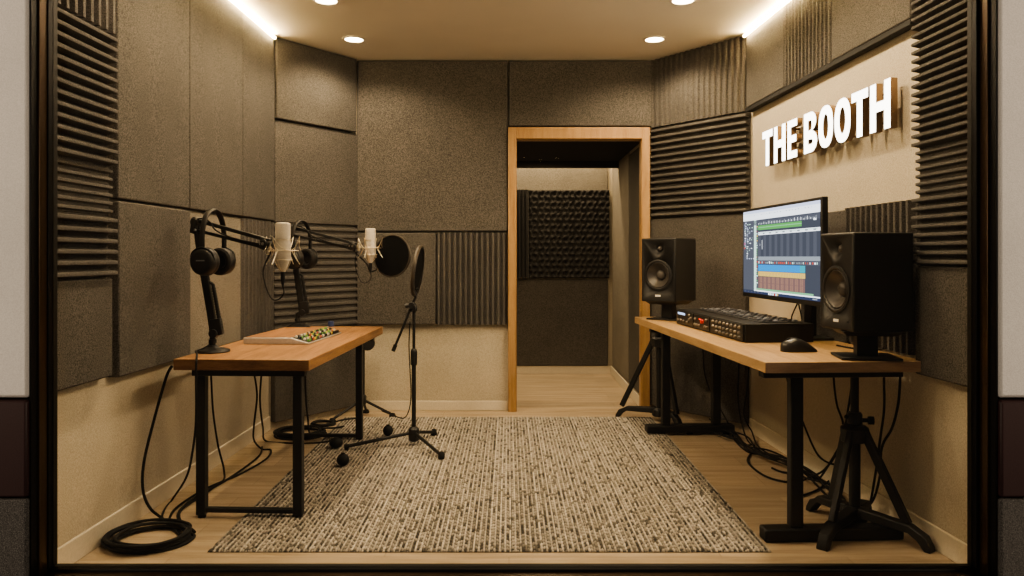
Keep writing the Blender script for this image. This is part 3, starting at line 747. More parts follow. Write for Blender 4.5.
# pop filter disc behind farther microphone
def disc(mb,c,n,R,tr,what):
    n=Vector(n).normalized()
    if what=='rim':
        mb.lathe([(R-tr,-.006),(R,-.006),(R+tr*.4,0),(R,.006),(R-tr,.006),(R-tr,-.006)],c,n,48,cap=False)
    else:
        mb.lathe([(.0001,.002),(R-tr,.002)],c,n,48,cap=False); mb.lathe([(.0001,-.002),(R-tr,-.002)],c,n,48,cap=False)
pc=K(-.790,5.13,1.208); pn=Vector((-.40,-.91,.05))
pf=thing('pop_filter','round black mesh pop filter right behind the farther microphone','pop filter',pc-Vector((0,0,.142)))
b=MB(); disc(b,pc,pn,.139,.007,'rim'); b.build('rim',RIM,pf)
b=MB(); disc(b,pc,pn,.139,.007,'mesh'); b.build('mesh',MESHB,pf)
b=MB(); lowp=pc+Vector((-.10,.06,-.085)); b.tube([lowp,lowp+Vector((-.06,.05,-.02)),K(-.97,5.16,1.16),K(-1.03,5.10,1.23),armB['end']+Vector((.0,.028,-.008))],.005,8); b.build('gooseneck',BLACK,pf)

# ------------------------------------------------------------------ microphone stand on the rug with its pop filter
ms=thing('microphone_stand','black floor microphone stand with short boom and tripod foot on the rug','microphone stand',(-.60,4.81,RZ))
hub=Vector((-.602,4.81,.088))
b=MB(); b.lathe([(.018,-.055),(.034,-.045),(.036,0),(.034,.025),(.020,.04)],hub,seg=24); b.build('hub',BLKPL,ms)
for tip in ((-.398,4.47,RZ),(-1.0,4.68,RZ),(-.50,5.06,RZ)):
    tip=Vector(tip); d=(tip-hub); d.z=0; d.normalize(); t2=Vector((tip.x,tip.y,.034))
    b=MB(); b.tube([hub+d*.02,t2],.0105,12,smooth=1); lg=b.build('leg',BLACK,ms)
    b=MB()
    if tip.x<-.9: b.cyl(t2-d*.012,t2+d*.014,.0145,seg=14); b.cyl(Vector((tip.x,tip.y,RZ+.0005)),t2,.011,seg=12)
    else: b.lathe([(.019,.0005),(.021,.012),(.018,.032),(.010,.042),(.0001,.043)],tip,seg=18)
    b.build('rubber_foot',RUBB,lg)
b=MB(); b.cyl(hub,(-.602,4.81,.55),.0135,seg=18); b.build('lower_tube',BLACK,ms)
b=MB(); b.lathe([(.017,0),(.021,.008),(.021,.085),(.017,.10),(.012,.105)],(-.602,4.81,.515),seg=20); b.build('height_clutch',BLKPL,ms)
b=MB(); b.cyl((-.602,4.81,.60),(-.602,4.81,.885),.0095,seg=16); b.build('upper_tube',BLACK,ms)
jn=Vector((-.612,4.80,.895))
b=MB(); b.cyl(jn-Vector((0,.03,0)),jn+Vector((0,.03,0)),.021,seg=20); b.cyl(jn+Vector((-.045,-.01,-.005)),jn+Vector((-.01,-.01,0)),.014,seg=14); b.beam(jn+Vector((.008,0,-.04)),jn+Vector((.004,0,.02)),.03,.03); b.build('boom_joint',BLKPL,ms,bevel=.003)
b=MB(); b.tube([(-.728,4.80,.615),(-.604,4.80,.915),(-.588,4.80,.955)],.008,12,smooth=1); bm_=b.build('boom_rod',BLACK,ms)
b=MB(); b.cyl((-.732,4.80,.606),(-.716,4.80,.645),.0125,seg=14); b.build('end_grip',RUBB,bm_)
b=MB(); b.lathe([(.014,0),(.018,.006),(.018,.03),(.012,.04)],(-.598,4.808,.855),seg=16); b.build('swivel_collar',BLKPL,ms)
pc=Vector((-.577,4.80,1.113)); pn=Vector((.985,-.045,-.13))
p2=thing('pop_filter','round pop filter seen almost edge on, atop the floor microphone stand','pop filter',(-.588,4.80,.955))
b=MB(); disc(b,pc,pn,.158,.010,'rim'); b.lathe([(.148,-.011),(.160,-.011),(.164,0),(.160,.011),(.148,.011)],pc,pn,48,cap=False); b.build('rim',RIM,p2)
b=MB(); disc(b,pc,pn,.158,.010,'mesh'); b.build('mesh',MESHB,p2)
b=MB(); b.cyl((-.588,4.80,.957),(-.598,4.795,.985),.011,seg=14); b.ball((-.575,4.765,1.0),.010); b.build('clamp',BLKPL,p2)
# loose round rubber feet on the rug
GBF='round black rubber feet lying on the rug'
def loose(px,py,sc,label,mx):
    p=on(px,py,RZ); r=.036
    b=MB(); b.ball(p+Vector((0,0,r*sc[2]+.0005)),r,24,sc); b.lathe([(.010,0),(.012,.006),(.0001,.008)],p+Vector((0,0,r*sc[2]*1.93)),seg=14) if mx else None
    return tag(b.build('rubber_foot_ball',RUBB,origin=p),label,'rubber foot',GBF)
loose(336,448,(1.15,1.1,.92),'black rubber ball foot beside the tip of the longest stand leg',False)
loose(343,466,(.98,.98,.98),'foremost black rubber ball foot on the rug, nearest the window',True)
loose(388,436,(.95,.9,1.0),'black rubber ball foot on the rug behind the stand leg, toward the back wall',True)

# ------------------------------------------------------------------ low tripod behind walnut desk
lt=thing('tripod_stand','low black tripod stand behind the walnut desk with a rounded clamp head','stand',(-1.10,5.71,0))
hb_=Vector((-1.10,5.71,.13))
b=MB(); b.cyl((-1.10,5.71,.10),(-1.10,5.71,.60),.017,seg=16); b.build('pole',BLACK,lt)
b=MB(); b.lathe([(.024,-.035),(.03,-.02),(.03,.02),(.022,.035)],hb_,seg=18); b.build('hub',BLKPL,lt)
for tp in ((-.875,5.705),(-1.285,5.53),(-1.10,5.85)):
    q=Vector((tp[0],tp[1],.018)); b=MB(); b.tube([hb_,q],.010,10,smooth=1); g_=b.build('leg',BLACK,lt)
    b=MB(); b.lathe([(.024,.0005),(.026,.008),(.018,.026),(.0001,.032)],(tp[0],tp[1],0),seg=16); b.build('rubber_foot',RUBB,g_)
b=MB(); b.lathe([(.0001,-.02),(.05,-.02),(.055,-.012),(.055,.012),(.05,.02),(.0001,.02)],(-1.06,5.69,.555),(.3,-1,0),30); b.beam((-1.10,5.71,.585),(-1.06,5.69,.555),.03,.04); b.build('clamp_head',BLKPL,lt,bevel=.002)

# ------------------------------------------------------------------ oak desk
od=thing('oak_desk','long oak topped desk on black steel frame under the lit sign','desk',(1.3,4.25,0))
zo,zob=.77,.725
oFL=Vector((1.045,3.10,0)); oFR=Vector((1.722,3.135,0)); oBL=Vector((.905,5.47,0))
poly=[oFL,oFR,Vector((1.61,5.13,0)),Vector((1.38,5.44,0)),Vector((1.3,5.49,0)),oBL]
b=MB(); b.prism(poly,zob,zo); top=b.build('desk_top',[OAK,OAKE],od,bevel=.003)
for p in top.data.polygons:
    if abs(p.normal.z)<.5 and p.normal.y<-.7: p.material_index=1
ea=(oFR-oFL).normalized(); eb=(oBL-oFL).normalized()
def opt(a,c,z): return oFL+ea*a+eb*c+Vector((0,0,z))
# near T frame
b=MB(); b.beam(opt(.035,.12,.0285),opt(.635,.12,.0285),.075,.055); b.build('foot_bar',BLACK,od,bevel=.008)
b=MB(); b.beam(opt(.178,.12,.056),opt(.178,.12,zob-.0345),.048,.055,up=ea); b.build('leg',BLACK,od,bevel=.006)
b=MB(); b.beam(opt(.03,.12,zob-.0175),opt(.635,.12,zob-.0175),.06,.034); b.build('top_bar',BLACK,od,bevel=.004)
# far frame
c=2.04
b=MB(); b.beam(opt(.0,c,.0405),opt(.60,c,.0405),.085,.050); b.build('foot_bar',BLACK,od,bevel=.008)
for a in (.135,.48):
    b=MB(); b.beam(opt(a,c,.066),opt(a,c,zob-.0325),.055,.055,up=ea); b.build('leg',BLACK,od,bevel=.005)
b=MB(); b.beam(opt(.03,c,zob-.0175),opt(.60,c,zob-.0175),.06,.034); b.build('top_bar',BLACK,od,bevel=.004)
for a in (.30,.55):
    b=MB(); q=opt(a,c,0); b.cyl((q.x,q.y,.0005),(q.x,q.y,.0153),.022,seg=16); b.build('foot_glide',RUBB,od)
b=MB(); b.beam(opt(.50,.151,zob-.02),opt(.50,c-.031,zob-.02),.04,.03); b.build('cross_rail',BLACK,od,bevel=.003)

# tripod speaker stands on the floor under the desk
def star_stand(c,top,feet,legs,label,hz):
    c=Vector((c[0],c[1],0)); r=thing('adjustable_tripod',label,'stand',c,0,'adjustable tripods under the oak desk')
    b=MB(); b.cyl(c+Vector((0,0,.05)),c+Vector((0,0,hz+.06)),.024,seg=20); b.build('outer_tube',BLACK,r)
    b=MB(); b.cyl(c+Vector((0,0,hz+.06)),c+Vector((0,0,top)),.0175,seg=20); b.build('inner_pole',BLACK,r)
    b=MB(); b.lathe([(.026,0),(.032,.006),(.032,.045),(.026,.055)],c+Vector((0,0,hz+.035)),seg=22); b.build('height_collar',BLKPL,r)
    b=MB(); q=c+Vector((0,0,hz+.055)); b.cyl(q+Vector((.028,-.005,0)),q+Vector((.058,-.012,0)),.009,seg=12); b.lathe([(.019,0),(.019,.022)],q+Vector((.055,-.011,0)),(.97,-.2,0),8); b.cyl(q+Vector((-.03,0,.012)),q+Vector((-.042,0,.015)),.008,seg=10); b.build('tightening_knob',RUBB,r)
    b=MB(); b.lathe([(.03,-.045),(.060,-.038),(.064,.018),(.044,.034)],c+Vector((0,0,hz)),seg=8); b.build('leg_bracket',BLKPL,r,bevel=.003)
    b=MB(); b.lathe([(.050,.038),(.056,.048),(.050,.085),(.030,.10)],c,seg=20); b.build('base_hub',BLKPL,r,bevel=.003)
    for f in feet:
        f=Vector((f[0],f[1],0)); d=(f-c); L=d.length; d.normalize(); s=Vector((-d.y,d.x,0))
        b=MB(); w0,w1=.030,.024
        P=[(.03,.060,.100),(L*.76,.0575,.090),(L-.040,.035,.072),(L-.012,.0005,.060),(L+.012,.0005,.020)]
        vs=[];fs=[]
        for k,(a,z0,z1) in enumerate(P):
            w=w0+(w1-w0)*k/4
            vs+=[c+d*a+s*w+Vector((0,0,z0)),c+d*a-s*w+Vector((0,0,z0)),c+d*a-s*w*.8+Vector((0,0,z1)),c+d*a+s*w*.8+Vector((0,0,z1))]
        for k in range(4):
            A=4*k;B=A+4
            fs+=[(A,A+1,B+1,B),(A+1,A+2,B+2,B+1),(A+2,A+3,B+3,B+2),(A+3,A,B,B+3)]
        fs+=[(3,2,1,0),(16,17,18,19)]
        b.add(vs,fs); b.build('foot',BLACK,r,bevel=.004)
    for k,fr_ in legs:
        f=Vector((feet[k][0],feet[k][1],0)); d=(f-c); L=d.length; d.normalize()
        p0=c+d*.046+Vector((0,0,hz+.008)); p1=c+d*L*fr_+Vector((0,0,.088))
        b=MB(); b.beam(p0,p1,.026,.036,up=d); b.build('leg',BLACK,r,bevel=.004)
    return r
star_stand((1.528,3.36),zob-.001,[(1.285,3.115),(1.712,3.09),(1.43,3.60),(1.66,3.52)],[(0,.72),(1,.72),(2,.5)],'adjustable black tripod under the near end of the oak desk, by the window',.425)
star_stand((1.10,5.555),.70,[(.815,5.70),(1.20,5.34),(1.15,5.72)],[(0,.9),(1,.86)],'adjustable black tripod beyond the far end of the oak desk, by the doorway',.585)

# ------------------------------------------------------------------ speakers
def bool_cut(ob, cutters):
    for cobj in cutters:
        m=ob.modifiers.new('cut','BOOLEAN'); m.object=cobj; m.operation='DIFFERENCE'; m.solver='EXACT'
    dg=bpy.context.evaluated_depsgraph_get(); me=bpy.data.meshes.new_from_object(ob.evaluated_get(dg))
    old=ob.data; ob.modifiers.clear(); ob.data=me; bpy.data.meshes.remove(old)
    for cobj in cutters: bpy.data.objects.remove(cobj)
def make_speaker(loc,rz,label):
    r=thing('studio_speaker',label,'speaker',loc,rz,'black studio speakers on the oak desk')
    w,d,h=.25,.27,.41; fy=-d/2
    b=MB(); b.box((-w/2,-d/2,.0005),(w/2,d/2,h)); cab=b.build('cabinet',CAB,r,local=True,bevel=.008)
    zw,zt_=.172,.343; rw=.094; rt=.046
    c1=MB(); c1.cyl((0,fy-.02,zw),(0,fy+.07,zw),rw,seg=56); k1=c1.build('cutter',CAB,r,local=True)
    c2=MB(); c2.lathe([(rt*1.25,-.02),(rt,0),(.018,.030),(.018,.04)],(0,fy,zt_),(0,1,0),48); k2=c2.build('cutter',CAB,r,local=True)
    bool_cut(cab,[k1,k2])
    b=MB(); b.lathe([(rw-.001,.004),(rw+.006,.002),(rw+.007,-.003),(rw-.004,-.005),(rw-.010,-.001),(rw-.012,.006)],(0,fy,zw),(0,1,0),56,cap=False); b.build('woofer_ring',BLKPL,r,local=True)
    wf=MB(); wf.lathe([(rw-.011,.004),(rw-.016,-.002),(rw-.022,.004),(rw-.026,.010),(.034,.038),(.034,.042)],(0,fy,zw),(0,1,0),56,cap=False); wo=wf.build('woofer_cone',CONE,r,local=True)
    b=MB(); b.lathe([(.034,.040),(.031,.028),(.022,.020),(.010,.0165),(.0001,.016)],(0,fy,zw),(0,1,0),40,cap=False); b.build('dust_cap',CONE,wo,local=True)
    tw=MB(); tw.lathe([(.018,.034),(.018,.026),(.014,.018),(.007,.0135),(.0001,.012)],(0,fy,zt_),(0,1,0),32,cap=False); plabel(tw.build('tweeter_dome',plain('tweeter_dome',(.12,.11,.10),rough=.35,metal=.3),r,local=True),'small dull metal tweeter dome')
    b=MB()
    for x0,x1 in ((-.020,-.008),(-.0065,-.001),(.0005,.006),(.0075,.018)): b.box((x0,fy-.0012,.034),(x1,fy-.0002,.046))
    plabel(b.build('badge',WHITE,r,local=True,smooth=False),'small white badge')
    b=MB(); b.cyl((.085,fy-.002,.04),(.085,fy+.001,.04),.005,seg=14); b.build('power_button',BLKPL,r,local=True)
    return r
sp=make_speaker((1.518,3.235,.892),math.radians(-82),'near black studio speaker, largest, at the window end of the oak desk')
s2=dup(sp,(1.098,5.22,.897),math.radians(-42),'far black studio speaker at the doorway end of the oak desk')
s2.scale=(1.05,1.05,1.05)
def speaker_foot(c,rz,top,label):
    r=thing('speaker_riser',label,'speaker stand',(c[0],c[1],zo),rz,'risers under the studio speakers')
    b=MB(); b.box((-.118,-.10,.0005),(.118,.10,.012)); b.build('base_plate',BLACK,r,local=True,bevel=.002)
    b=MB(); b.box((-.042,-.030,.0125),(.042,.030,top-.0205)); b.build('post',BLACK,r,local=True,bevel=.003)
    b=MB(); b.add([(-.10,-.09,top-.02),(.10,-.09,top-.02),(.10,.09,top-.02),(-.10,.09,top-.02),(-.118,-.115,top-.0005),(.118,-.115,top-.0005),(.118,.115,top-.0005),(-.118,.115,top-.0005)],[(3,2,1,0),(4,5,6,7),(0,1,5,4),(1,2,6,5),(2,3,7,6),(3,0,4,7)]); b.build('top_plate',BLACK,r,local=True,bevel=.002)
speaker_foot((1.518,3.235),math.radians(-10),.122,'black riser with flat base plate under the near studio speaker')
speaker_foot((1.098,5.22),math.radians(-42),.127,'black riser under the far studio speaker by the doorway')

# ------------------------------------------------------------------ monitor
mo=thing('computer_monitor','wide black computer monitor showing a music editing program on the oak desk','monitor',(1.595,4.06,zo),math.radians(-87.2))
MW,MH=1.02,.508; mx0=.066-MW/2; mz0=.200; my=-.192
b=MB(); b.box((mx0,my,mz0),(mx0+MW,my+.03,mz0+MH)); b.build('housing',BLKPL,mo,local=True,bevel=.004)
b=MB(); b.box((mx0+.06,my+.0305,mz0+.06),(mx0+MW-.06,my+.055,mz0+MH-.06)); b.build('back_cover',BLKPL,mo,local=True,bevel=.012)
b=MB(); b.box((-.045,.0,.013),(.045,.03,.46)); b.box((-.045,my+.0555,.36),(.045,.0,.46)); b.build('stand_post',BLKPL,mo,local=True,bevel=.004)
b=MB(); b.box((-.16,-.055,.0005),(.16,.07,.0125)); b.build('stand_base',BLKPL,mo,local=True,bevel=.004)
scols={'white':(.80,.84,.90),'slate':(.085,.095,.125),'slate2':(.12,.13,.165),'grey':(.36,.40,.45),'pale':(.46,.62,.56),'green':(.16,.50,.14),'lgreen':(.30,.66,.36),'blue':(.03,.36,.95),'cyan':(.05,.48,.62),'yellow':(.95,.66,.18),'brown':(.38,.22,.17),'brown2':(.27,.16,.15),'navy':(.05,.065,.13),'red':(.75,.12,.08),'pink':(.55,.18,.35),'dark':(.03,.033,.045),'lilac':(.50,.55,.72)}
skeys=list(scols); SM=[emit('screen_'+k,scols[k],1.7 if k in ('white','pale','lilac') else .95) for k in skeys]
b=MB(); sx0=mx0+.016; sw=MW-.032; sz1=mz0+MH-.016; sh=MH-.040
def SQ(a0,b0,a1,b1,k,layer=1):
    y=my-.0006-.00025*layer
    X0=sx0+sw*a0;X1=sx0+sw*a1;Z0=sz1-sh*b1;Z1=sz1-sh*b0
    b.add([(X0,y,Z0),(X1,y,Z0),(X1,y,Z1),(X0,y,Z1)],[(0,1,2,3)],skeys.index(k))
R=random.Random(3)
SQ(0,0,1,1,'slate',0)
SQ(0,0,1,.035,'lilac'); SQ(0,.035,1,.115,'white')
for k in range(26): 
    a=.02+.037*k; SQ(a,.05,a+.012*R.random()+.004,.06,'grey',2)
SQ(.17,.125,1,.18,'slate2')
for k in range(60): a=.24+.0122*k; SQ(a,.14+.02*R.random(),a+.005,.175,'grey' if k%3 else 'white',2)
SQ(0,.115,.17,.96,'slate2')
for k in range(22):
    bb=.135+.021*k
    for j in range(R.randint(1,4)): a=.02+.035*j+.01*R.random(); SQ(a+.03*(k>14),bb,a+.012+.012*R.random()+.03*(k>14),bb+.009,R.choice(['white','grey','lilac','pale']),2)
SQ(.012,.38,.035,.41,'pink',3); SQ(.012,.44,.03,.46,'red',3)
SQ(.17,.115,.205,.97,'pale'); SQ(.205,.18,.235,.93,'slate2')
for k in range(26):
    bb=.19+.028*k; SQ(.208,bb,.208+.008+.014*R.random(),bb+.014,R.choice(['green','lgreen','red','yellow','green','pale']),2)
SQ(.235,.185,.80,.24,'green'); SQ(.235,.205,.80,.215,'lgreen',2); SQ(.80,.185,.93,.235,'slate')
SQ(.93,.17,.96,.19,'white',2)
SQ(.235,.265,1,.30,'white'); SQ(.235,.272,.98,.282,'pale',2)
for k in range(8): a=.30+.09*k; SQ(a,.275,a+.03,.29,'grey',3)
for k in range(20): a=.235+.0385*k; SQ(a,.305,a+.036,.555,'slate' if k%2 else 'slate2')
SQ(.29,.36,.294,.47,'white',2); SQ(.26,.40,.262,.43,'white',2)
SQ(.235,.555,1,.60,'grey'); SQ(.235,.605,1,.645,'slate2')
for k in range(30): a=.24+.025*k; SQ(a,.61+.008*R.random(),a+.012*R.random()+.005,.635,R.choice(['white','pale','grey','red']),2)
SQ(.235,.65,.84,.725,'blue'); SQ(.78,.65,.84,.725,'cyan',2)
for k in range(4): SQ(.235,.662+.016*k,.78,.664+.016*k,'cyan',3)
SQ(.235,.73,.84,.785,'yellow')
for k in range(30): a=.235+.02*k; SQ(a,.735,a+.002,.785,'brown',2)
for k in range(31): a=.235+.0195*k; SQ(a,.79,a+.0178,.93,'brown' if k%3 else 'brown2')
SQ(.235,.86,.84,.866,'brown2',2)
SQ(.205,.932,.93,.955,'lgreen'); SQ(.17,.955,1,.968,'white')
SQ(0,.968,1,1,'navy')
for k,kc in enumerate(('white','white','lilac','white','red','white','yellow')): SQ(.38+.02*k,.972,.394+.02*k,.996,kc,2)
for k in range(6): SQ(.02+.05*k,.978,.045+.05*k,.99,'slate2',2)
SQ(.92,.978,.97,.99,'grey',2)
b.build('screen',SM,mo,local=True,smooth=False)
for k,pts in enumerate(([(-.02,-.03,.30),(.0,-.05,.20),(-.06,-.052,.13),(-.11,-.04,.09),(-.14,-.01,.02)],[(-.015,-.03,.30),(-.0,-.05,.20),(.05,-.058,.13),(.09,-.06,.06),(.12,-.02,.02)])):
    bb=MB(); bb.tube(pts,.004,8); bb.build('cable',RUBB,mo,local=True)

# ------------------------------------------------------------------ mixing console on oak desk
co=thing('mixing_console','black mixing console with knobbed front modules in front of the computer monitor','mixing console',(1.18,3.80,zo))
cA=Vector((1.182,3.80,0)); cB=Vector((1.086,4.92,0)); dF=(cB-cA).normalized(); dI=Vector((dF.y,-dF.x,0)); LF=(cB-cA).length; DI=.355
def kpt(l,i,z): return cA+dF*l+dI*i+Vector((0,0,zo+z))
def kbox(mb,l0,l1,i0,i1,z0,z1,mi=0):
    vs=[kpt(l0,i0,z0),kpt(l1,i0,z0),kpt(l1,i1,z0),kpt(l0,i1,z0),kpt(l0,i0,z1),kpt(l1,i0,z1),kpt(l1,i1,z1),kpt(l0,i1,z1)]
    mb.add(vs,[(3,2,1,0),(4,5,6,7),(0,1,5,4),(1,2,6,5),(2,3,7,6),(3,0,4,7)],mi)
b=MB(); kbox(b,0,LF,0,DI,.001,.095); b.build('chassis',CAB,co,bevel=.003)
DISP=emit('module_display',(.55,.70,1.0),1.2); REDM=plain('red_knob',(.55,.03,.02),rough=.35); REDL=emit('red_glow',(1,.06,.03),1.6)
KNB=plain('metal_knob',(.30,.275,.24),rough=.35,metal=.6)
SEG=((.015,.485),(.50,.765),(.78,LF-.015))
for k,(l0,l1) in enumerate(SEG):
    b=MB(); kbox(b,l0,l1,-.008,-.0005,.006,.090); md=b.build('front_module',BLKPL,co,bevel=.002)
    if k==0:
        for j in range(8):
            for zz in ((.074,.048,.024) if j<7 else (.074,.048)):
                b=MB(); l=.05+.054*j; b.lathe([(.0068,0),(.0064,.009),(.005,.011),(.0001,.011)],kpt(l,-.0085,zz),-dI,12); b.build('knob',KNB if (j+int(zz*1000))%4 else GREYP,md)
        b=MB()
        for j in range(8): kbox(b,.045+.054*j,.045+.054*j+.022,-.0092,-.0083,.080,.084)
        b.build('scale_marks',KNB,md,smooth=False)
    if k==1:
        b=MB(); b.lathe([(.0125,0),(.012,.012),(.009,.015),(.0001,.015)],kpt(.60,-.0085,.056),-dI,20); plabel(b.build('dial',REDM,md),'large red dial')
        b=MB(); kbox(b,.63,.67,-.0095,-.0083,.062,.069); plabel(b.build('indicator',REDL,md,smooth=False),'red lit indicator')
        for l,zz in ((.53,.03),(.56,.03),(.66,.03),(.70,.03),(.735,.03),(.54,.07),(.73,.062)):
            b=MB(); b.lathe([(.008,0),(.0075,.009),(.0001,.010)],kpt(l,-.0085,zz),-dI,12); b.build('knob',KNB,md)
    if k==2:
        b=MB(); kbox(b,.93,1.07,-.0095,-.0083,.066,.080); plabel(b.build('display',DISP,md,smooth=False),'small bluish display')
        for l,zz in ((.81,.06),(.84,.075),(.84,.05),(.88,.03),(.95,.03),(1.0,.032),(1.06,.03)):
            b=MB(); b.lathe([(.008,0),(.0075,.009),(.0001,.010)],kpt(l,-.0085,zz),-dI,12); b.build('knob',KNB,md)
b=MB(); kbox(b,.06,LF-.10,.10,DI-.015,.0952,.099); b.build('control_deck',BLKPL,co,bevel=.002)
KCC=[plain('key_cap_'+n_,c_,rough=.45) for n_,c_ in (('grey',(.11,.115,.13)),('pale',(.30,.32,.37)),('dark',(.06,.06,.07)))]
for j in range(16):
    for i in range(6):
        b=MB(); l=.085+(LF-.21)*j/15; ii=.125+.034*i
        kbox(b,l,l+.030,ii,ii+.018,.0992,.1055+.002*((i+j)%2)); b.build('key',KCC[(i*2+j*3+(i*j)%4)%3],co)

# mouse
ms_=thing('computer_mouse','black computer mouse on the oak desk before the mixing console','mouse',(1.318,3.46,zo),math.radians(4))
b=MB(); vs=[];fs=[];n=20;mr=24
for i in range(n+1):
    t_=i/n; x=-.082+.164*t_
    wd=.044*math.sqrt(max(0,1-((t_-.52)/.53)**2))**.7*(1-.08*t_)+.002; hh=(.012+.050*math.sin(PI*min(1,(t_*.92+.12)))**.9*(1-.42*max(0,t_-.35)))
    if i==0 or i==n: wd*=.5; hh*=.62
    for k in range(mr):
        a=PI*k/(mr-1); vs.append((x,-wd*math.copysign(abs(math.cos(a))**.7,math.cos(a)),.001+hh*math.sin(a)**.75))
for i in range(n):
    for k in range(mr-1): fs.append((i*mr+k,i*mr+k+1,(i+1)*mr+k+1,(i+1)*mr+k))
    fs.append((i*mr+mr-1,i*mr,(i+1)*mr,(i+1)*mr+mr-1))
fs+=[tuple(range(mr)),tuple(range(n*mr,n*mr+mr))]
b.add(vs,fs); b.build('mouse_shell',plain('mouse_plastic',(.022,.021,.02),rough=.3),ms_,local=True,ang=50)
b=MB(); b.lathe([(.011,-.004),(.012,-.002),(.012,.002),(.011,.004)],(-.045,0,.050),(0,1,0),20); b.build('scroll_wheel',RUBB,ms_,local=True)

# ------------------------------------------------------------------ cables
def cable(pts,label,r=.0055,group='loose black cables on the floor'):
    P=[Vector(p) for p in pts]; lo=min(P,key=lambda p:p.z)
    b=MB(); b.tube(P,r,8,smooth=8)
    for v in b.v: v.z=max(v.z,.0008)
    return tag(b.build('cable',RUBB,origin=(lo.x,lo.y,0)),label,'cable',group)
def fl_(px,py,z=.007): return on(px,py,z)
def coil(c,R,n,r,label,seed,tail):
    rr=random.Random(seed); pts=[]
    per=22
    for k in range(n):
        Rk=R*(1-.055*(k%4))*(1+.02*rr.uniform(-1,1)); zk=.007+.0085*(k//2); ox,oy=rr.uniform(-.012,.012),rr.uniform(-.012,.012)
        for i in range(per):
            a=2*PI*i/per+.5
            pts.append(Vector((c[0]+ox+Rk*math.cos(a),c[1]+oy+Rk*.94*math.sin(a),zk+.002*math.sin(3*a+k))))
    b=MB(); b.tube(pts+[Vector(t_) for t_ in tail],r,8,smooth=3)
    for v in b.v: v.z=max(v.z,.0008)
    return tag(b.build('coiled_cable',RUBB,origin=(c[0],c[1],0)),label,'cable','coiled black cables')
coil((-1.515,3.21),.168,9,.0065,'thick black cable coiled on the floor by the window, below the walnut desk',1,[(-1.41,3.34,.03)])
coil((-1.415,5.13),.165,8,.006,'black cable coiled on the floor deep under the walnut desk, near the dark felt panel',2,[(-1.24,5.2,.03),(-1.2,5.24,.022),(-1.15,5.3,.021)])
coil((-1.335,5.43),.085,4,.006,'small flat coil of black cable by the low tripod behind the walnut desk',5,[(-1.24,5.48,.015),(-1.19,5.52,.021),(-1.12,5.56,.021)])
cable([at(172,366,3.47),at(166,378,3.47),at(154,420,3.52),at(144,462,3.48),at(143,490,3.46),at(150,508,3.45),fl_(163,519),fl_(172,527),fl_(180,535)],'black cable drooping past the left edge of the walnut desk toward the floor coil',.0065)
cable([armA['base']+Vector((-.05,-.07,.008)),at(197,355,3.50),at(196.5,360,3.432),at(196,372,3.425),at(196,420,3.43),at(192,455,3.48),at(186,478,3.55),fl_(172,500),fl_(162,516),fl_(172,528)],'black cable running over the front edge of the walnut desk from the nearer arm',.005)
cable([at(211,372,3.70),at(213,410,3.70),at(218,445,3.72),at(224,470,3.78),fl_(222,482),fl_(200,497),fl_(180,512),fl_(184,528)],'black cable hanging behind the front leg of the walnut desk',.005)
cable([at(253,368,4.3),at(257,395,4.4),at(254,425,4.6),at(254,440,4.75),fl_(262,449),fl_(271,450),fl_(266,459),fl_(240,474),fl_(205,489),fl_(176,508),fl_(168,523)],'black cable hanging under the middle of the walnut desk and running along the baseboard',.0055)
cable([at(262,368,4.3),at(260,400,4.45),at(263,428,4.65),fl_(266,441),fl_(290,443),fl_(312,443,.012),fl_(330,441,.021),fl_(345,436,.021)],'black cable dropping under the walnut desk, then crossing toward the rug edge',.0055)
cable([at(305,372,4.1),at(306,400,4.25),at(308,420,4.6),fl_(310,434),fl_(318,436,.012),fl_(330,437,.021)],'black cable hanging just behind the inner front leg of the walnut desk',.0055)
cable([fl_(262,447),fl_(258,457),fl_(228,479),fl_(196,497),fl_(178,514),fl_(186,531)],'black cable lying along the floor from the desk middle to the window coil',.006)
cable([(-.93,5.68,.06),at(382,411,5.58),at(395,416,5.3),at(404,418,5.1),at(409,410,4.95),at(411,395,4.84),at(410,370,4.82),at(409,345,4.82),at(410,322,4.82)],'thin black cable climbing the floor microphone stand',.0035,'thin black cables')
# oak desk cables
CG='black cables under the oak desk'
def hang(px,Y): return at(px,CY+(CAMZ-zob+.004)*F/Y,Y)
def bundle(off,label,r=.0055):
    base=[(706,424),(728,433),(744,442),(754,449),(768,454),(790,462),(812,474),(832,490),(848,506),(858,515)]
    rr=random.Random(off)
    cable([on(px+rr.uniform(-9,4),py+rr.uniform(-5,5),.008+.009*(off%4)) for px,py in base],label,r,CG)
for k,lab in enumerate(('black cable along the floor under the oak desk, part of the long bundle',)*7): bundle(11+k,lab)
cable([fl_(752,452),fl_(748,462),fl_(765,476),fl_(790,482),fl_(800,475),fl_(782,472),fl_(772,468)],'black cable looping out onto the bare floor under the oak desk',.006,CG)
cable([fl_(798,497),fl_(820,488),fl_(838,470),fl_(828,464),fl_(800,458)],'black cable crossing the floor just behind the thick desk leg',.005,CG)
cable([hang(749,4.93),at(749,366,4.95),at(747,390,4.95),at(744,415,4.98),at(752,432,5.0),fl_(758,446),fl_(775,458)],'black cable dropping behind the far frame of the oak desk',.005,CG)
cable([hang(739,4.99),at(739,362,5.0),at(738,395,5.02),at(741,420,5.05),fl_(748,441),fl_(762,452)],'second black cable dropping behind the far frame of the oak desk',.005,CG)
cable([hang(702,5.2),at(703,352,5.2),at(705,375,5.2),at(712,395,5.22),at(722,412,5.25),fl_(735,436)],'thin black cable slanting against the dark felt under the oak desk',.004,CG)
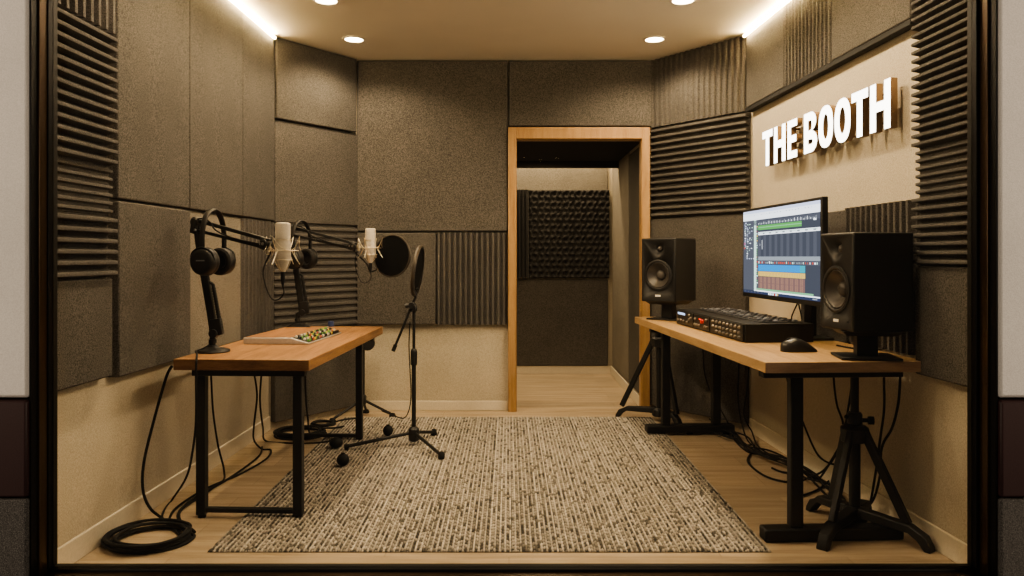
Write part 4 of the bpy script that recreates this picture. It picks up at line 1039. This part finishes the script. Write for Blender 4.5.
cable([hang(833,3.9),at(834,382,3.9),at(837,405,3.9),at(843,425,3.9),at(838,450,3.9),at(824,470,3.86),fl_(808,478),fl_(795,487)],'black cable hanging left of the tripod pole under the oak desk',.0055,CG)
cable([hang(853,3.75),at(852,382,3.75),at(848,410,3.75),at(842,440,3.76),at(828,466,3.8),fl_(820,478)],'black cable hanging close behind the tripod pole',.0055,CG)
cable([hang(786,3.9),at(787,378,3.9),at(795,400,3.9),at(806,430,3.9),at(818,455,3.92),at(832,464,3.95),at(842,462,4.0)],'black cable sagging from the thick desk leg toward the tripod',.005,CG)
cable([hang(884,3.34),at(884,382,3.35),at(884,410,3.36),at(880,440,3.4),at(876,470,3.45),fl_(868,511),fl_(857,515)],'straight black cable hanging right of the tripod pole',.0055,CG)
cable([hang(900,3.22),at(900,382,3.22),at(898,405,3.22),at(892,428,3.26),at(882,447,3.33),at(880,475,3.42),at(873,500,3.5),fl_(862,507),fl_(840,500)],'outermost curving black cable near the sign wall under the oak desk',.0055,CG)
cable([(1.64,3.33,.80),(1.66,3.42,.785),(1.60,3.52,.777),(1.57,3.64,.777)],'short black cable behind the near speaker riser on the oak desk',.004,CG)

# ------------------------------------------------------------------ lights
WARM=(1,.765,.485)
def spot(x,y,e,size=158,z=H-.03):
    l=bpy.data.lights.new('downlight_lamp','SPOT'); l.energy=e; l.color=WARM; l.spot_size=math.radians(size); l.spot_blend=.45; l.shadow_soft_size=.06
    o=bpy.data.objects.new('downlight_lamp',l); COL.objects.link(o); o.location=(x,y,z)
for x in (-1.06,1.03):
    for y,e in ((5.33,46),(4.52,44),(3.72,44),(2.98,40)): spot(x,y,e)
def area(name,loc,rot,sx_,sy_,e,c):
    l=bpy.data.lights.new(name,'AREA'); l.shape='RECTANGLE'; l.size=sx_; l.size_y=sy_; l.energy=e; l.color=c
    o=bpy.data.objects.new(name,l); COL.objects.link(o); o.location=loc; o.rotation_euler=rot
area('passage_lamp',(.3,7.60,2.50),(0,0,0),1.6,.16,30,(1,.76,.46))
area('passage_fill',(.3,6.9,2.10),(0,0,0),.4,.3,8,(1,.76,.46))
for sx_,rz_ in ((-1,-60),(1,60)):
    area('hall_fill',(sx_*4.2,.3,2.0),(math.radians(90),0,math.radians(rz_)),1.0,1.6,84,(1,.81,.61))  # unseen area lights added to brighten the hall wall

w=bpy.data.worlds.new('World'); scene.world=w; w.use_nodes=True
w.node_tree.nodes['Background'].inputs[0].default_value=(1,.88,.75,1); w.node_tree.nodes['Background'].inputs[1].default_value=.06

cam=bpy.data.cameras.new('Camera'); cam.sensor_width=36; cam.lens=36*F/1024; cam.shift_x=(512-CX)/1024; cam.shift_y=-(288-CY)/1024; cam.clip_start=.05
co_=bpy.data.objects.new('Camera',cam); COL.objects.link(co_); co_.location=(0,0,CAMZ); co_.rotation_euler=(PI/2,0,0); scene.camera=co_
scene.view_settings.view_transform='AgX'
try: scene.view_settings.look='AgX - Medium High Contrast'
except Exception: pass
scene.view_settings.exposure=0.33
